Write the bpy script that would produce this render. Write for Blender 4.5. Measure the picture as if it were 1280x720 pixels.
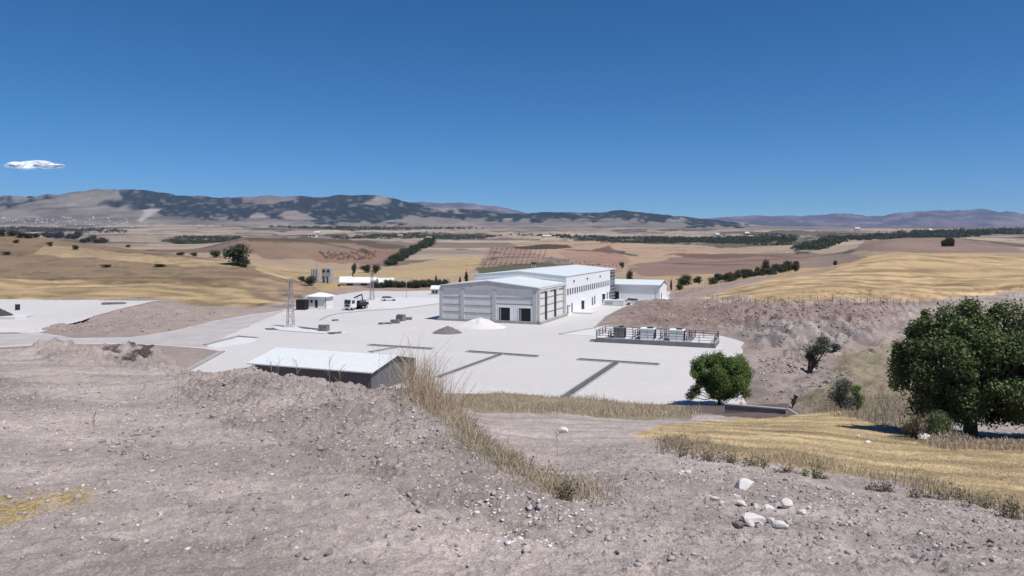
import bpy, bmesh, math, random
import numpy as np
from mathutils import Vector, Matrix
R = math.radians
for _o in list(bpy.data.objects): bpy.data.objects.remove(_o)
SC = bpy.context.scene
COL = SC.collection

# ------------------------------------------------------------------ camera, sky, sun, exposure
F = 914.0; HY = 300.0            # focal length in photo pixels, level of the eye in the photo
cam_d = bpy.data.cameras.new('camera'); cam = bpy.data.objects.new('camera', cam_d); COL.objects.link(cam)
cam.location = (0, 0, 0); cam.rotation_euler = (R(90), 0, 0)
cam_d.sensor_width = 36; cam_d.lens = 36 * F / 1280; cam_d.shift_y = -(360 - HY) / 1280
cam_d.clip_start = 0.1; cam_d.clip_end = 80000
SC.camera = cam
SUN_EL = 60.0; SUN_AZ = (0.80, -0.60)
W = bpy.data.worlds.new('World'); SC.world = W; W.use_nodes = True
nt = W.node_tree; nt.nodes.clear()
wo = nt.nodes.new('ShaderNodeOutputWorld'); bg = nt.nodes.new('ShaderNodeBackground'); sky = nt.nodes.new('ShaderNodeTexSky')
sky.sky_type = 'NISHITA'; sky.sun_disc = False
sky.sun_elevation = R(SUN_EL); sky.sun_rotation = math.atan2(SUN_AZ[0], SUN_AZ[1])
sky.altitude = 1500; sky.air_density = 0.7; sky.dust_density = 0.0; sky.ozone_density = 10.0
hs = nt.nodes.new('ShaderNodeHueSaturation'); hs.inputs['Saturation'].default_value = 1.17
bg.inputs[1].default_value = 0.097
tn = nt.nodes.new('ShaderNodeVectorMath'); tn.operation = 'MULTIPLY'; tn.inputs[1].default_value = (1.08, 1.12, .99)
nt.links.new(sky.outputs[0], hs.inputs['Color']); nt.links.new(hs.outputs[0], tn.inputs[0]); nt.links.new(tn.outputs[0], bg.inputs[0]); nt.links.new(bg.outputs[0], wo.inputs[0])
sd = bpy.data.lights.new('sun', 'SUN'); sun = bpy.data.objects.new('sun', sd); COL.objects.link(sun)
sd.energy = 4.6; sd.angle = R(0.5); sd.color = (1.0, 0.955, 0.90)
_n = math.hypot(*SUN_AZ)
_d = Vector((SUN_AZ[0] / _n * math.cos(R(SUN_EL)), SUN_AZ[1] / _n * math.cos(R(SUN_EL)), math.sin(R(SUN_EL))))
sun.rotation_euler = _d.to_track_quat('Z', 'Y').to_euler()
SC.view_settings.view_transform = 'Standard'; SC.view_settings.look = 'None'
SC.view_settings.gamma = 1; SC.view_settings.use_curve_mapping = False
SC.view_settings.exposure = 0.12
SC.cycles.max_bounces = 6; SC.cycles.volume_bounces = 0; SC.cycles.volume_step_rate = 4.0
SC.cycles.volume_max_steps = 128

# ------------------------------------------------------------------ noise and helpers
def _hash(i, j, s):
    h = (i.astype(np.int64) * 374761393 + j.astype(np.int64) * 668265263 + s * 1442695041) & 0xffffffff
    h = ((h ^ (h >> 13)) * 1274126177) & 0xffffffff
    h = (h ^ (h >> 16)) & 0xffffffff
    return h / 4294967295.0
def vnoise(x, y, s=0):
    x = np.asarray(x, float); y = np.asarray(y, float)
    xi = np.floor(x); yi = np.floor(y); fx = x - xi; fy = y - yi
    fx = fx * fx * (3 - 2 * fx); fy = fy * fy * (3 - 2 * fy)
    a = _hash(xi, yi, s); b = _hash(xi + 1, yi, s); c = _hash(xi, yi + 1, s); d = _hash(xi + 1, yi + 1, s)
    return (a * (1 - fx) + b * fx) * (1 - fy) + (c * (1 - fx) + d * fx) * fy * 1.0
def fbm(x, y, s=0, o=4, g=0.5):
    t = 0; a = 1; n = 0
    for k in range(o):
        t = t + a * (vnoise(x, y, s + k * 17) - .5); n += a; a *= g
        x = x * 2.03 + 3.1; y = y * 2.03 + 1.7
    return t / n * 2
def lin(c, k=1.0):
    out = []
    for v in c[:3]:
        v = v / 255.0
        out.append((v / 12.92 if v <= .04045 else ((v + .055) / 1.055) ** 2.4) * k)
    return out
def smooth(a, b, x):
    t = np.clip((x - a) / (b - a), 0, 1); return t * t * (3 - 2 * t)
YZ = -17.5                        # level of the concrete yard below the eye
def P(px, py, z=YZ):              # photo point on a level plane -> world x, y
    d = -z * F / (py - HY)
    return Vector(((px - 640) / F * d, d, z))

# ------------------------------------------------------------------ terrain profiles: photo column -> (distance, photo row)
crest1 = [(-300,252),(-60,252),(0,250),(40,243),(90,238),(150,236),(190,240),(230,246),(270,250),(290,251),(330,248),(380,247),(430,245),(470,246),(495,251),(520,257),(560,262),(600,265),(640,267),(700,266),(760,263),(790,262),(820,267),(860,271),(890,275),(930,281),(980,285),(1600,287)]
crest2 = [(-300,244),(0,240),(50,241),(90,246),(200,252),(300,248),(350,246),(400,250),(480,253),(520,254),(560,253),(600,254),(640,260),(665,267),(700,272),(800,275),(870,275),(930,271),(980,270),(1020,269),(1062,266),(1085,271),(1105,272),(1130,265),(1160,263),(1180,265),(1205,262),(1240,260),(1262,263),(1300,268),(1600,262)]
far = [(320,352),(400,343),(700,327),(1000,317),(1500,307),(2200,299),(3000,292),(4500,286)]
farL = [(500,318),(900,309),(1500,303),(2200,297),(3000,290),(4500,283)]
cols = {
-150: [(5.5,720),(7.5,620),(11,540),(18,480),(28,448),(38,436),(45,455),(80,460),(118,434),(137,412),(190,372),(200,368),(240,342),(300,308),(360,286),(420,292)]+farL,
0: [(5.5,720),(7.5,620),(11,540),(18,480),(28,448),(38,437),(45,455),(80,462),(118,435.5),(137,414),(190,374),(200,371),(240,347),(300,316),(360,291),(420,296)]+farL,
60: [(5.5,720),(7.5,620),(11.5,540),(19,476),(28,446),(33,434),(37,438),(46,462),(80,468),(118,435.5),(133,420),(140,410.5),(190,374),(200,371),(240,349),(300,319),(355,298),(420,302)]+farL,
130: [(5.5,720),(7.5,622),(11.5,540),(19,480),(25,458),(29,446),(31,452),(34,440),(36,437),(40,445),(50,470),(80,475),(118,435.5),(131,422.1),(152,393),(187,375),(200,371),(240,352),(300,323),(345,307),(420,312)]+farL,
170: [(5.5,720),(7.5,622),(11.5,540),(19,480),(25,462),(29,456),(31,460),(34,443),(37,436),(42,446),(50,470),(80,475),(118,435.5),(132,421.1),(162,385),(187,375),(200,371),(240,353),(300,325),(340,311),(420,318)]+farL,
205: [(5.5,720),(7.5,622),(11.5,540),(19,478),(24,463),(28,461),(34,446),(38,438),(44,450),(55,475),(80,475),(113,441.5),(138,416),(178,376.5),(187,375),(200,372),(240,355),(300,328),(335,315),(420,322)]+farL,
250: [(5.5,720),(7.5,622),(11,545),(17,484),(20,467),(23,470),(30,480),(50,482),(80,480),(97,465),(138,416),(151,405),(178,387),(200,379),(240,359),(295,331),(325,321),(420,325)]+farL,
300: [(5.5,720),(7.5,622),(11,545),(15,495),(18,467),(20,475),(30,490),(50,490),(80,488),(90,478),(138,416),(165,396.5),(185,385),(200,379),(240,361),(285,335),(310,328),(420,330),(560,316),(690,297.5),(800,300),(900,304),(1500,302),(2200,297),(3000,290),(4500,283)],
360: [(5.5,720),(7.5,622),(11,545),(14,500),(16,471),(18,480),(30,500),(50,500),(80,495),(90,478),(138,416),(182,388),(205,378),(240,361),(275,352),(290,353),(420,340),(560,319),(710,297),(820,299),(950,304),(1500,303),(2200,298),(3000,291),(4500,284)],
440: [(5.5,720),(7.5,622),(10,560),(12.5,507),(14.3,476),(16,488),(20,500),(40,503),(70,508),(80,500),(90,478),(138,416),(190,384),(228,370),(250,362.5),(320,351),(400,343),(560,329),(790,303),(880,305),(1050,309),(1500,304),(2200,298),(3000,291),(4500,284)],
475: [(5.5,720),(7.5,622),(10,562),(12.3,515),(13.8,486),(15.5,497),(20,505),(40,505),(66,497),(76,490),(80,500),(90,478),(138,416),(190,384),(240,366.6)]+far,
519: [(5.5,720),(7.5,622),(9.8,568),(12,520),(13,489),(14.5,500),(20,508),(40,505),(66,480),(74,476),(78,497),(84,490),(138,416),(190,384),(240,366.6)]+far,
566: [(5.5,720),(7.5,625),(9.5,580),(11,532),(12,522),(13.5,540),(20,530),(35,517),(60,504),(78,494),(84,490),(138,416),(190,384),(240,366.6)]+far,
606: [(5.5,720),(7.5,630),(9.2,590),(9.9,577),(11,580),(14,572),(20,548),(32,528),(50,511),(70,498),(83,492),(138,416),(190,384),(240,366.6)]+far,
650: [(5.5,720),(7.3,637),(8.2,605),(9,597),(10,603),(13,583),(20,555),(32,532),(50,514),(70,502),(81,497),(138,416),(190,384),(240,366.6)]+far,
707: [(5.5,720),(7,650),(7.8,622),(8.6,622),(10,617),(14,585),(22,554),(32,533),(48,517),(68,507),(79,502),(138,416),(190,384),(240,366.6)]+far,
800: [(5.5,720),(7.5,650),(10,603),(15,568),(25,546),(38,530),(55,518),(72,510),(78,505),(138,416),(158,401),(165,396),(185,382),(197,375),(212,375.5),(240,366.6)]+far,
860: [(5.5,720),(7.5,655),(10,612),(14,580),(18,563),(27,546),(40,530),(58,517),(72,510),(78,505),(135,418.5),(142,414),(155,401),(170,388),(190,376),(205,375),(260,361)]+far,
900: [(5.5,720),(7.5,658),(11,605),(15,577),(18,565),(27,547),(42,530),(65,515),(76,507),(82,495),(126,427),(135,419),(145,408),(155,396),(168,384),(182,374),(205,370),(250,357),(280,358)]+far,
940: [(5.5,720),(7.5,660),(11,610),(15,582),(19,566),(27,549),(42,531),(60,518),(74,508),(84,490),(112,442.8),(126,424),(132,415),(145,394),(158,380),(175,371),(250,347),(275,347),(400,340),(700,325),(1000,314),(1500,305),(2200,298),(3000,292),(4500,286)],
1000: [(5.5,720),(8,654),(11,613),(14,590),(22,562),(34,541),(50,525),(66,514),(75,506),(85,488),(110,445),(118,428),(122,408),(130,396),(140,385),(150,376),(230,344),(260,345),(400,336),(700,322),(1000,311),(1500,303),(2200,297),(3000,292),(4500,286)],
1050: [(5.5,720),(8,656),(11,618),(14,598),(22,570),(34,546),(46,528),(60,512),(75,495),(90,470),(105,446),(114,428),(118,410),(130,395),(140,384),(150,376),(230,341),(270,331),(300,332),(400,330),(700,318),(1000,309),(1500,302),(2200,297),(3000,292),(4500,286)],
1100: [(5.5,720),(8,660),(11,625),(13,609),(20,585),(30,560),(42,536),(60,514),(75,494),(92,465),(106,438),(116,416),(128,398),(140,385),(150,376),(220,343),(300,316),(330,318),(430,316),(600,298),(680,299.5),(1000,303),(1500,299),(2200,296),(3000,291),(4500,286)],
1150: [(5.5,720),(8,664),(11,630),(12,620),(18,594),(30,562),(40,545),(58,517),(75,492),(92,462),(108,433),(125,405),(140,386),(150,376),(220,344),(300,316),(330,319),(450,314),(620,296.5),(700,298),(1000,301),(1500,298),(2200,295),(3000,291),(4500,286)],
1212: [(5.5,720),(8,668),(10,643),(14,614),(20,590),(30,563),(40,546),(55,520),(75,490),(95,455),(115,420),(135,392),(150,377),(170,364),(230,344),(300,321),(330,319),(460,313),(620,298),(700,299),(1000,300),(1500,297),(2200,294),(3000,290),(4500,286)],
1280: [(5.5,720),(8,674),(9.5,656),(14,620),(20,595),(30,565),(40,547),(58,515),(85,468),(115,414),(130,393),(145,373),(165,359),(230,342),(300,325),(340,318),(500,312),(700,307),(1000,301),(1500,297),(2200,294),(3000,290),(4500,286)],
1500: [(5.5,720),(8,690),(9.5,670),(14,632),(20,605),(30,570),(40,547),(58,510),(85,462),(115,405),(135,372),(165,350),(230,336),(300,322),(340,316),(500,310),(700,305),(1000,299),(1500,296),(2200,293),(3000,290),(4500,286)],
}
LD = np.linspace(math.log(0.3), math.log(24000), 1100); DN = np.exp(LD)
ckeys = sorted(cols)
zt = []
for k in ckeys:
    pts = cols[k]
    c1 = np.interp(k, *zip(*crest1)); c2 = np.interp(k, *zip(*crest2))
    d = [0.3] + [p[0] for p in pts] ; z = [-2.45] + [-(p[1] - HY) / F * p[0] for p in pts]
    zt.append(np.interp(DN, d, z))
zt = np.array(zt)
PXN = np.arange(-420, 1701, 12.0)
ztab = np.zeros((len(PXN), len(DN)))
for i, p in enumerate(PXN):
    q = min(max(p, ckeys[0]), ckeys[-1]); j = min(max(np.searchsorted(ckeys, q) - 1, 0), len(ckeys) - 2)
    t = (q - ckeys[j]) / (ckeys[j + 1] - ckeys[j])
    ztab[i] = zt[j] * (1 - t) + zt[j + 1] * t
    c1 = np.interp(p, *zip(*crest1)); c2 = np.interp(p, *zip(*crest2))
    z45 = np.interp(4500, DN, ztab[i])
    m = DN > 4500
    ztab[i][m] = np.interp(DN[m], [4500, 5200, 6200, 7000, 7700, 9500, 11500, 13000, 14500, 24000],
        [z45, z45 + 25 + .15 * max(0, (HY - c1) / F * 7000 - 90), z45 + .58 * ((HY - c1) / F * 7000 - z45), (HY - c1) / F * 7000, .9 * (HY - c1) / F * 7000, .45 * (HY - c1) / F * 7000, .6 * (HY - c2) / F * 13000, (HY - c2) / F * 13000, .85 * (HY - c2) / F * 13000, 60])
def blur(a, ax, k):
    for _ in range(k):
        b = np.moveaxis(a, ax, 0).copy(); c = b.copy()
        c[1:-1] = .25 * b[:-2] + .5 * b[1:-1] + .25 * b[2:]
        a = np.moveaxis(c, 0, ax)
    return a
ztab = blur(blur(ztab, 0, 3), 1, 3)
TH = math.atan2(840, F)
def to_pd(x, y):
    th = np.arctan2(x, y); r = np.hypot(x, y); tc = np.clip(th, -TH, TH)
    return 640 + F * np.tan(tc), np.maximum(r * np.cos(tc), 0.3)
def H0(x, y):
    x = np.asarray(x, float); y = np.asarray(y, float)
    px, D = to_pd(x, y)
    a = np.clip((px - PXN[0]) / 12.0, 0, len(PXN) - 1.001); b = np.clip((np.log(D) - LD[0]) / (LD[1] - LD[0]), 0, len(LD) - 1.001)
    i = a.astype(int); j = b.astype(int); u = a - i; v = b - j
    return (ztab[i, j] * (1 - u) + ztab[i + 1, j] * u) * (1 - v) + (ztab[i, j + 1] * (1 - u) + ztab[i + 1, j + 1] * u) * v
def inpoly(px, py, poly):
    xs = [p[0] for p in poly]; ys = [p[1] for p in poly]
    m = (px > min(xs)) & (px < max(xs)) & (py > min(ys)) & (py < max(ys))
    out = np.zeros(px.shape, bool); idx = np.nonzero(m)
    if len(idx[0]) == 0: return out
    X = px[idx]; Y = py[idx]; r = np.zeros(X.shape, bool); n = len(poly)
    for a in range(n):
        x1, y1 = poly[a]; x2, y2 = poly[(a + 1) % n]
        if y1 == y2: continue
        c = ((Y > y1) != (Y > y2)) & (X < (x2 - x1) * (Y - y1) / (y2 - y1) + x1)
        r ^= c
    out[idx] = r; return out
# outline of the concrete yard, world coordinates on its own level
yard_px = [(-150,436),(0,434),(60,430.5),(125,430),(190,431),(255,436),(278,440),(233,464),(330,476),(470,492),(560,491),(640,494),(700,500),(790,505),(862,508),(934,506),(928,470),(926,440),(930,428),(905,420),(760,407),(744,409),(757,396),(772,388),(786,381.5),(800,379.5),(836,375.5),(838,364),(700,362),(545,363),(500,364),(455,363.5),(425,368),(395,377),(352,388),(296,396),(262,402),(212,414.5),(162,421.5),(95,422.5),(50,416),(0,416),(-150,414)]
def wobble(w, amp=.35, step=1.2):
    out = []
    for a in range(len(w)):
        p = Vector(w[a]); q = Vector(w[(a+1) % len(w)]); m = max(1, int((q-p).length/step))
        for k in range(m):
            t = p.lerp(q, k/m); out.append((t.x + amp*float(fbm(np.array([t.x*.5]), np.array([t.y*.5]), 7)[0])*2, t.y + amp*float(fbm(np.array([t.x*.5]), np.array([t.y*.5]), 9)[0])*2))
    return out
yard_w = wobble([P(*p).xy[:] for p in yard_px], .35, 2.5)
def seg_dist(x, y, poly):
    d = np.full(np.shape(x), 1e9)
    for a in range(len(poly)):
        x1, y1 = poly[a]; x2, y2 = poly[(a + 1) % len(poly)]
        dx, dy = x2 - x1, y2 - y1; t = np.clip(((x - x1) * dx + (y - y1) * dy) / (dx * dx + dy * dy), 0, 1)
        d = np.minimum(d, np.hypot(x - x1 - t * dx, y - y1 - t * dy))
    return d
def H1(x, y):                      # large shape with the yard cut in
    x = np.asarray(x, float); y = np.asarray(y, float)
    z = H0(x, y)
    near = (y > 60) & (y < 330) & (np.abs(x) < 190)
    if near.any():
        xi = x[near]; yi = y[near]; ins = inpoly(xi, yi, yard_w); d = seg_dist(xi, yi, yard_w)
        zi = z[near]
        zi = np.where(ins, YZ - .06, zi + (YZ - .06 - zi) * (1 - smooth(0.2, 3.5, d)))
        z = z.copy(); z[near] = zi
    return z
def gz(x, y): return float(H1(np.array([float(x)]), np.array([float(y)]))[0])
_rd = np.exp(np.linspace(math.log(4.5), math.log(14000), 5000))
def at(px, py, dmin=4.5):          # first ground point the photo pixel sees beyond dmin
    xs = (px - 640) / F * _rd; zr = -(py - HY) / F * _rd
    g = H0(xs, _rd); k = np.nonzero((zr <= g) & (_rd >= dmin))[0]
    i = k[0] if len(k) else len(_rd) - 1
    return Vector((xs[i], _rd[i], gz(xs[i], _rd[i])))

# ------------------------------------------------------------------ materials
MATS = {}
def mat(name, col, rough=.8, var=.12, scale=3.0, metal=0, bump=0, emit=None, spec=.3, grime=None):
    if name in MATS: return MATS[name]
    m = bpy.data.materials.new(name); m.use_nodes = True; n = m.node_tree; b = n.nodes['Principled BSDF']
    b.inputs['Roughness'].default_value = rough; b.inputs['Metallic'].default_value = metal
    b.inputs['Specular IOR Level'].default_value = spec
    tc = n.nodes.new('ShaderNodeTexCoord'); no = n.nodes.new('ShaderNodeTexNoise'); no.inputs['Scale'].default_value = scale; no.inputs['Detail'].default_value = 6
    n.links.new(tc.outputs['Object'], no.inputs['Vector'])
    mr = n.nodes.new('ShaderNodeMapRange'); mr.inputs[1].default_value = .3; mr.inputs[2].default_value = .7
    mr.inputs[3].default_value = 1 - var; mr.inputs[4].default_value = 1 + var
    n.links.new(no.outputs['Fac'], mr.inputs[0])
    mx = n.nodes.new('ShaderNodeVectorMath'); mx.operation = 'SCALE'; mx.inputs[0].default_value = col[:3]
    n.links.new(mr.outputs[0], mx.inputs['Scale']); n.links.new(mx.outputs[0], b.inputs['Base Color'])
    if bump:
        bp = n.nodes.new('ShaderNodeBump'); bp.inputs['Strength'].default_value = .6; bp.inputs['Distance'].default_value = bump
        n.links.new(no.outputs['Fac'], bp.inputs['Height']); n.links.new(bp.outputs[0], b.inputs['Normal'])
    MATS[name] = m; return m
def N(m, typ, **kw):
    nd = m.node_tree.nodes.new(typ)
    for k, v in kw.items(): setattr(nd, k, v)
    return nd
def ribbed(name, col, period, depth, axis=0, rough=.5, var=.06):   # corrugated sheet metal
    m = mat(name, col, rough, var, 1.2)
    n = m.node_tree; b = n.nodes['Principled BSDF']
    tc = N(m, 'ShaderNodeTexCoord'); sp = N(m, 'ShaderNodeSeparateXYZ'); n.links.new(tc.outputs['Object'], sp.inputs[0])
    mu = N(m, 'ShaderNodeMath', operation='MULTIPLY'); mu.inputs[1].default_value = 2 * math.pi / period
    n.links.new(sp.outputs[axis], mu.inputs[0]); si = N(m, 'ShaderNodeMath', operation='SINE'); n.links.new(mu.outputs[0], si.inputs[0])
    bp = N(m, 'ShaderNodeBump'); bp.inputs['Distance'].default_value = depth; bp.inputs['Strength'].default_value = .5
    n.links.new(si.outputs[0], bp.inputs['Height']); n.links.new(bp.outputs[0], b.inputs['Normal'])
    return m

# ground material: land colour is an attribute of the soil, fine grain from noise
gm = bpy.data.materials.new('soil'); gm.use_nodes = True; n = gm.node_tree; b = n.nodes['Principled BSDF']
b.inputs['Roughness'].default_value = .95; b.inputs['Specular IOR Level'].default_value = .12
at_ = N(gm, 'ShaderNodeAttribute', attribute_name='land'); ar = N(gm, 'ShaderNodeAttribute', attribute_name='rough')
tc = N(gm, 'ShaderNodeTexCoord')
def gnoise(sc, det, lo, hi):
    q = N(gm, 'ShaderNodeTexNoise'); q.inputs['Scale'].default_value = sc; q.inputs['Detail'].default_value = det; q.inputs['Roughness'].default_value = .65
    n.links.new(tc.outputs['Object'], q.inputs['Vector'])
    r = N(gm, 'ShaderNodeMapRange'); r.inputs[1].default_value = .32; r.inputs[2].default_value = .68; r.inputs[3].default_value = lo; r.inputs[4].default_value = hi
    n.links.new(q.outputs['Fac'], r.inputs[0]); return q, r
q1, r1 = gnoise(.35, 5, .88, 1.1); q2, r2 = gnoise(5, 8, .80, 1.16); q3, r3 = gnoise(45, 8, .66, 1.30)
m1 = N(gm, 'ShaderNodeMath', operation='MULTIPLY'); n.links.new(r1.outputs[0], m1.inputs[0]); n.links.new(r2.outputs[0], m1.inputs[1])
m2 = N(gm, 'ShaderNodeMath', operation='MULTIPLY'); n.links.new(m1.outputs[0], m2.inputs[0]); n.links.new(r3.outputs[0], m2.inputs[1])
vm = N(gm, 'ShaderNodeVectorMath', operation='SCALE'); n.links.new(at_.outputs['Color'], vm.inputs[0]); n.links.new(m2.outputs[0], vm.inputs['Scale'])
# pale stone chips
vo = N(gm, 'ShaderNodeTexVoronoi'); vo.inputs['Scale'].default_value = 22; n.links.new(tc.outputs['Object'], vo.inputs['Vector'])
cs = N(gm, 'ShaderNodeSeparateColor'); n.links.new(vo.outputs['Color'], cs.inputs[0])
gt = N(gm, 'ShaderNodeMath', operation='GREATER_THAN'); gt.inputs[1].default_value = .86; n.links.new(cs.outputs[0], gt.inputs[0])
lt = N(gm, 'ShaderNodeMath', operation='LESS_THAN'); lt.inputs[1].default_value = .33; n.links.new(vo.outputs['Distance'], lt.inputs[0])
mm = N(gm, 'ShaderNodeMath', operation='MULTIPLY'); n.links.new(gt.outputs[0], mm.inputs[0]); n.links.new(lt.outputs[0], mm.inputs[1])
mm2 = N(gm, 'ShaderNodeMath', operation='MULTIPLY'); n.links.new(mm.outputs[0], mm2.inputs[0]); n.links.new(ar.outputs['Fac'], mm2.inputs[1])
mix = N(gm, 'ShaderNodeMix', data_type='RGBA'); n.links.new(mm2.outputs[0], mix.inputs[0]); n.links.new(vm.outputs[0], mix.inputs[6]); mix.inputs[7].default_value = (.50, .47, .45, 1)
n.links.new(mix.outputs[2], b.inputs['Base Color'])
bp = N(gm, 'ShaderNodeBump'); bp.inputs['Distance'].default_value = .07; bp.inputs['Strength'].default_value = .9
ad = N(gm, 'ShaderNodeMath', operation='MULTIPLY_ADD'); ad.inputs[1].default_value = .3; n.links.new(q3.outputs['Fac'], ad.inputs[0]); n.links.new(q2.outputs['Fac'], ad.inputs[2])
n.links.new(ad.outputs[0], bp.inputs['Height']); n.links.new(bp.outputs[0], b.inputs['Normal'])

# ------------------------------------------------------------------ object helpers
def tag(o, label=None, cat=None, group=None, kind=None):
    if label: o['label'] = label
    if cat: o['category'] = cat
    if group: o['group'] = group
    if kind: o['kind'] = kind
    return o
def empty(name, loc, rz=0, label=None, cat=None, group=None):
    o = bpy.data.objects.new(name, None); COL.objects.link(o); o.location = loc; o.rotation_euler = (0, 0, rz)
    return tag(o, label, cat, group)
class MB:
    def __init__(s): s.v = []; s.f = []
    def box(s, x0, x1, y0, y1, z0, z1):
        k = len(s.v); s.v += [(x0,y0,z0),(x1,y0,z0),(x1,y1,z0),(x0,y1,z0),(x0,y0,z1),(x1,y0,z1),(x1,y1,z1),(x0,y1,z1)]
        s.f += [tuple(k+i for i in q) for q in ((3,2,1,0),(4,5,6,7),(0,1,5,4),(1,2,6,5),(2,3,7,6),(3,0,4,7))]; return s
    def prism(s, prof, y0, y1):     # profile in x,z swept along y
        k = len(s.v); m = len(prof)
        s.v += [(x, y0, z) for x, z in prof] + [(x, y1, z) for x, z in prof]
        s.f += [tuple(k+i for i in range(m)), tuple(k+m+i for i in reversed(range(m)))]
        s.f += [(k+(i+1)%m, k+i, k+m+i, k+m+(i+1)%m) for i in range(m)]; return s
    def poly(s, pts, z0, z1):       # plan outline raised from z0 to z1
        k = len(s.v); m = len(pts)
        s.v += [(p[0], p[1], z0) for p in pts] + [(p[0], p[1], z1) for p in pts]
        s.f += [tuple(k+i for i in reversed(range(m))), tuple(k+m+i for i in range(m))]
        s.f += [(k+i, k+(i+1)%m, k+m+(i+1)%m, k+m+i) for i in range(m)]; return s
    def tube(s, a, b, r0, r1=None, n=6):
        if r1 is None: r1 = r0
        a = Vector(a); b = Vector(b); d = (b - a).normalized(); u = d.orthogonal().normalized(); w = d.cross(u); k = len(s.v)
        for c, r in ((a, r0), (b, r1)):
            for i in range(n):
                t = 2 * math.pi * i / n; q = c + (u * math.cos(t) + w * math.sin(t)) * r; s.v.append(q[:])
        s.f += [(k+i, k+(i+1)%n, k+n+(i+1)%n, k+n+i) for i in range(n)]
        s.f += [tuple(k+i for i in reversed(range(n))), tuple(k+n+i for i in range(n))]; return s
    def bar(s, a, b, w=.05):
        return s.tube(a, b, w / 2 * 1.3, None, 4)
    def build(s, name, m, parent=None, loc=None, smooth_=False):
        me = bpy.data.meshes.new(name); me.from_pydata(s.v, [], s.f); me.materials.append(m)
        if smooth_: me.shade_smooth()
        o = bpy.data.objects.new(name, me); COL.objects.link(o)
        if parent: o.parent = parent
        if loc: o.location = loc
        return o
def copy_tree(o, parent=None):
    c = o.copy(); COL.objects.link(c); c.parent = parent
    for ch in o.children: copy_tree(ch, c)
    return c
def np_mesh(name, V, Fq, m, parent=None, cols=None):
    me = bpy.data.meshes.new(name); V = np.asarray(V, np.float32); Fq = np.asarray(Fq, np.int32)
    me.vertices.add(len(V)); me.vertices.foreach_set('co', V.ravel())
    k = Fq.shape[1]; me.loops.add(Fq.size); me.loops.foreach_set('vertex_index', Fq.ravel())
    me.polygons.add(len(Fq)); me.polygons.foreach_set('loop_start', np.arange(0, Fq.size, k, dtype=np.int32))
    me.materials.append(m); me.update(calc_edges=True)
    o = bpy.data.objects.new(name, me); COL.objects.link(o)
    if parent: o.parent = parent
    return o

# ------------------------------------------------------------------ the ground: one sheet to beyond the mountains
tx = np.concatenate([np.linspace(-math.pi, -1.0, 26)[:-1], np.linspace(-1.0, -.64, 14)[:-1], np.arctan(np.arange(-680, 681, 1.45) / F), np.linspace(.64, 1.0, 14)[1:], np.linspace(1.0, math.pi, 26)[1:]])
rr = np.concatenate([np.geomspace(.3, 4.3, 26)[:-1], np.geomspace(4.3, 60, 800)[:-1], np.geomspace(60, 400, 400)[:-1], np.geomspace(400, 15200, 400)])
TT, RR = np.meshgrid(tx, rr, indexing='ij')
GX = RR * np.sin(TT); GY = RR * np.cos(TT)
Z0 = H1(GX, GY)
PX, DD = to_pd(GX, GY); PY = HY - F * Z0 / DD
wob = fbm(PX / 14, PY / 7, 5, 4)
PXw = PX + 6 * fbm(GX / 6, GY / 6, 31, 3) * np.clip(30 / DD, .25, 1) * 2 + 5 * fbm(PX / 30, PY / 6, 3, 3)
PYw = PY + 3 * fbm(PX / 25, PY / 8, 9, 4)
# roughness of the soil: heaps and spoil banks are clodded, tracks are smoother
rough = np.zeros_like(PX)
def addr(poly, v, d0=0, d1=1e9):
    m = inpoly(PXw, PYw, poly) & (DD >= d0) & (DD <= d1); rough[m] = np.maximum(rough[m], v)
rough[(DD < 55)] = .30
addr([(215,462),(330,462),(430,470),(530,480),(590,530),(640,590),(720,640),(760,650),(700,680),(560,650),(470,600),(360,560),(250,520)], 1.0, 6, 30)
addr([(20,425),(250,425),(262,470),(150,462),(60,452)], .9, 22, 60)
addr([(0,470),(50,478),(45,510),(0,512)], .7, 8, 30)
addr([(140,545),(200,535),(190,575),(130,580)], .6, 6, 20)
addr([(1000,600),(1300,650),(1300,730),(1080,730)], .55, 4, 16)
addr([(40,378),(310,372),(310,400),(160,424),(40,420)], .5, 100, 215)
addr([(740,372),(1140,372),(1140,510),(940,510),(940,430),(760,410)], .8, 75, 210)
rough = blur(blur(rough, 0, 6), 1, 8)
zz = Z0.copy()
nr = DD < 60
a = rough * nr
clod = fbm(GX * .9, GY * .9, 41, 3) * .17 + fbm(GX * 2.6, GY * 2.6, 42, 3) * .12 + np.abs(fbm(GX * 6, GY * 6, 43, 2)) * .07 + fbm(GX * 15, GY * 15, 47, 2) * .022
fine = fbm(GX * 3, GY * 3, 44, 4) * .022 + fbm(GX * 14, GY * 14, 45, 3) * .022 + np.maximum(fbm(GX * 9, GY * 9, 48, 2) - .42, 0) * .09 + fbm(GX * .5, GY * .5, 46, 2) * .07
fd = smooth(3, 6, DD)
zz += nr * fd * (fine + clod * np.clip(a - .15, 0, 1) * np.clip(DD / 12, .8, 2.0))
# spoil heaps and the dug hollow at the far left of the near ground
lf = (DD > 24) & (DD < 48) & (PX < 300) & (PX > -60)
zz += lf * smooth(24, 28, DD) * (1 - smooth(42, 48, DD)) * rough * fbm(GX * .55, GY * .55, 48, 3) * .5
hx, hy = (157 - 640) / F * 32.5, 32.5
zz -= 1.5 * np.exp(-((GX - hx) / 1.9) ** 2 - ((GY - hy) / 1.5) ** 2)
zz += .2 * np.exp(-((GX - hx - 1.5) / 2.2) ** 2 - ((GY - hy - 3.2) / 1.1) ** 2) + .25 * np.exp(-((GX - hx + 3.2) / 1.5) ** 2 - ((GY - hy - 1.5) / 1.6) ** 2)
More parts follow.
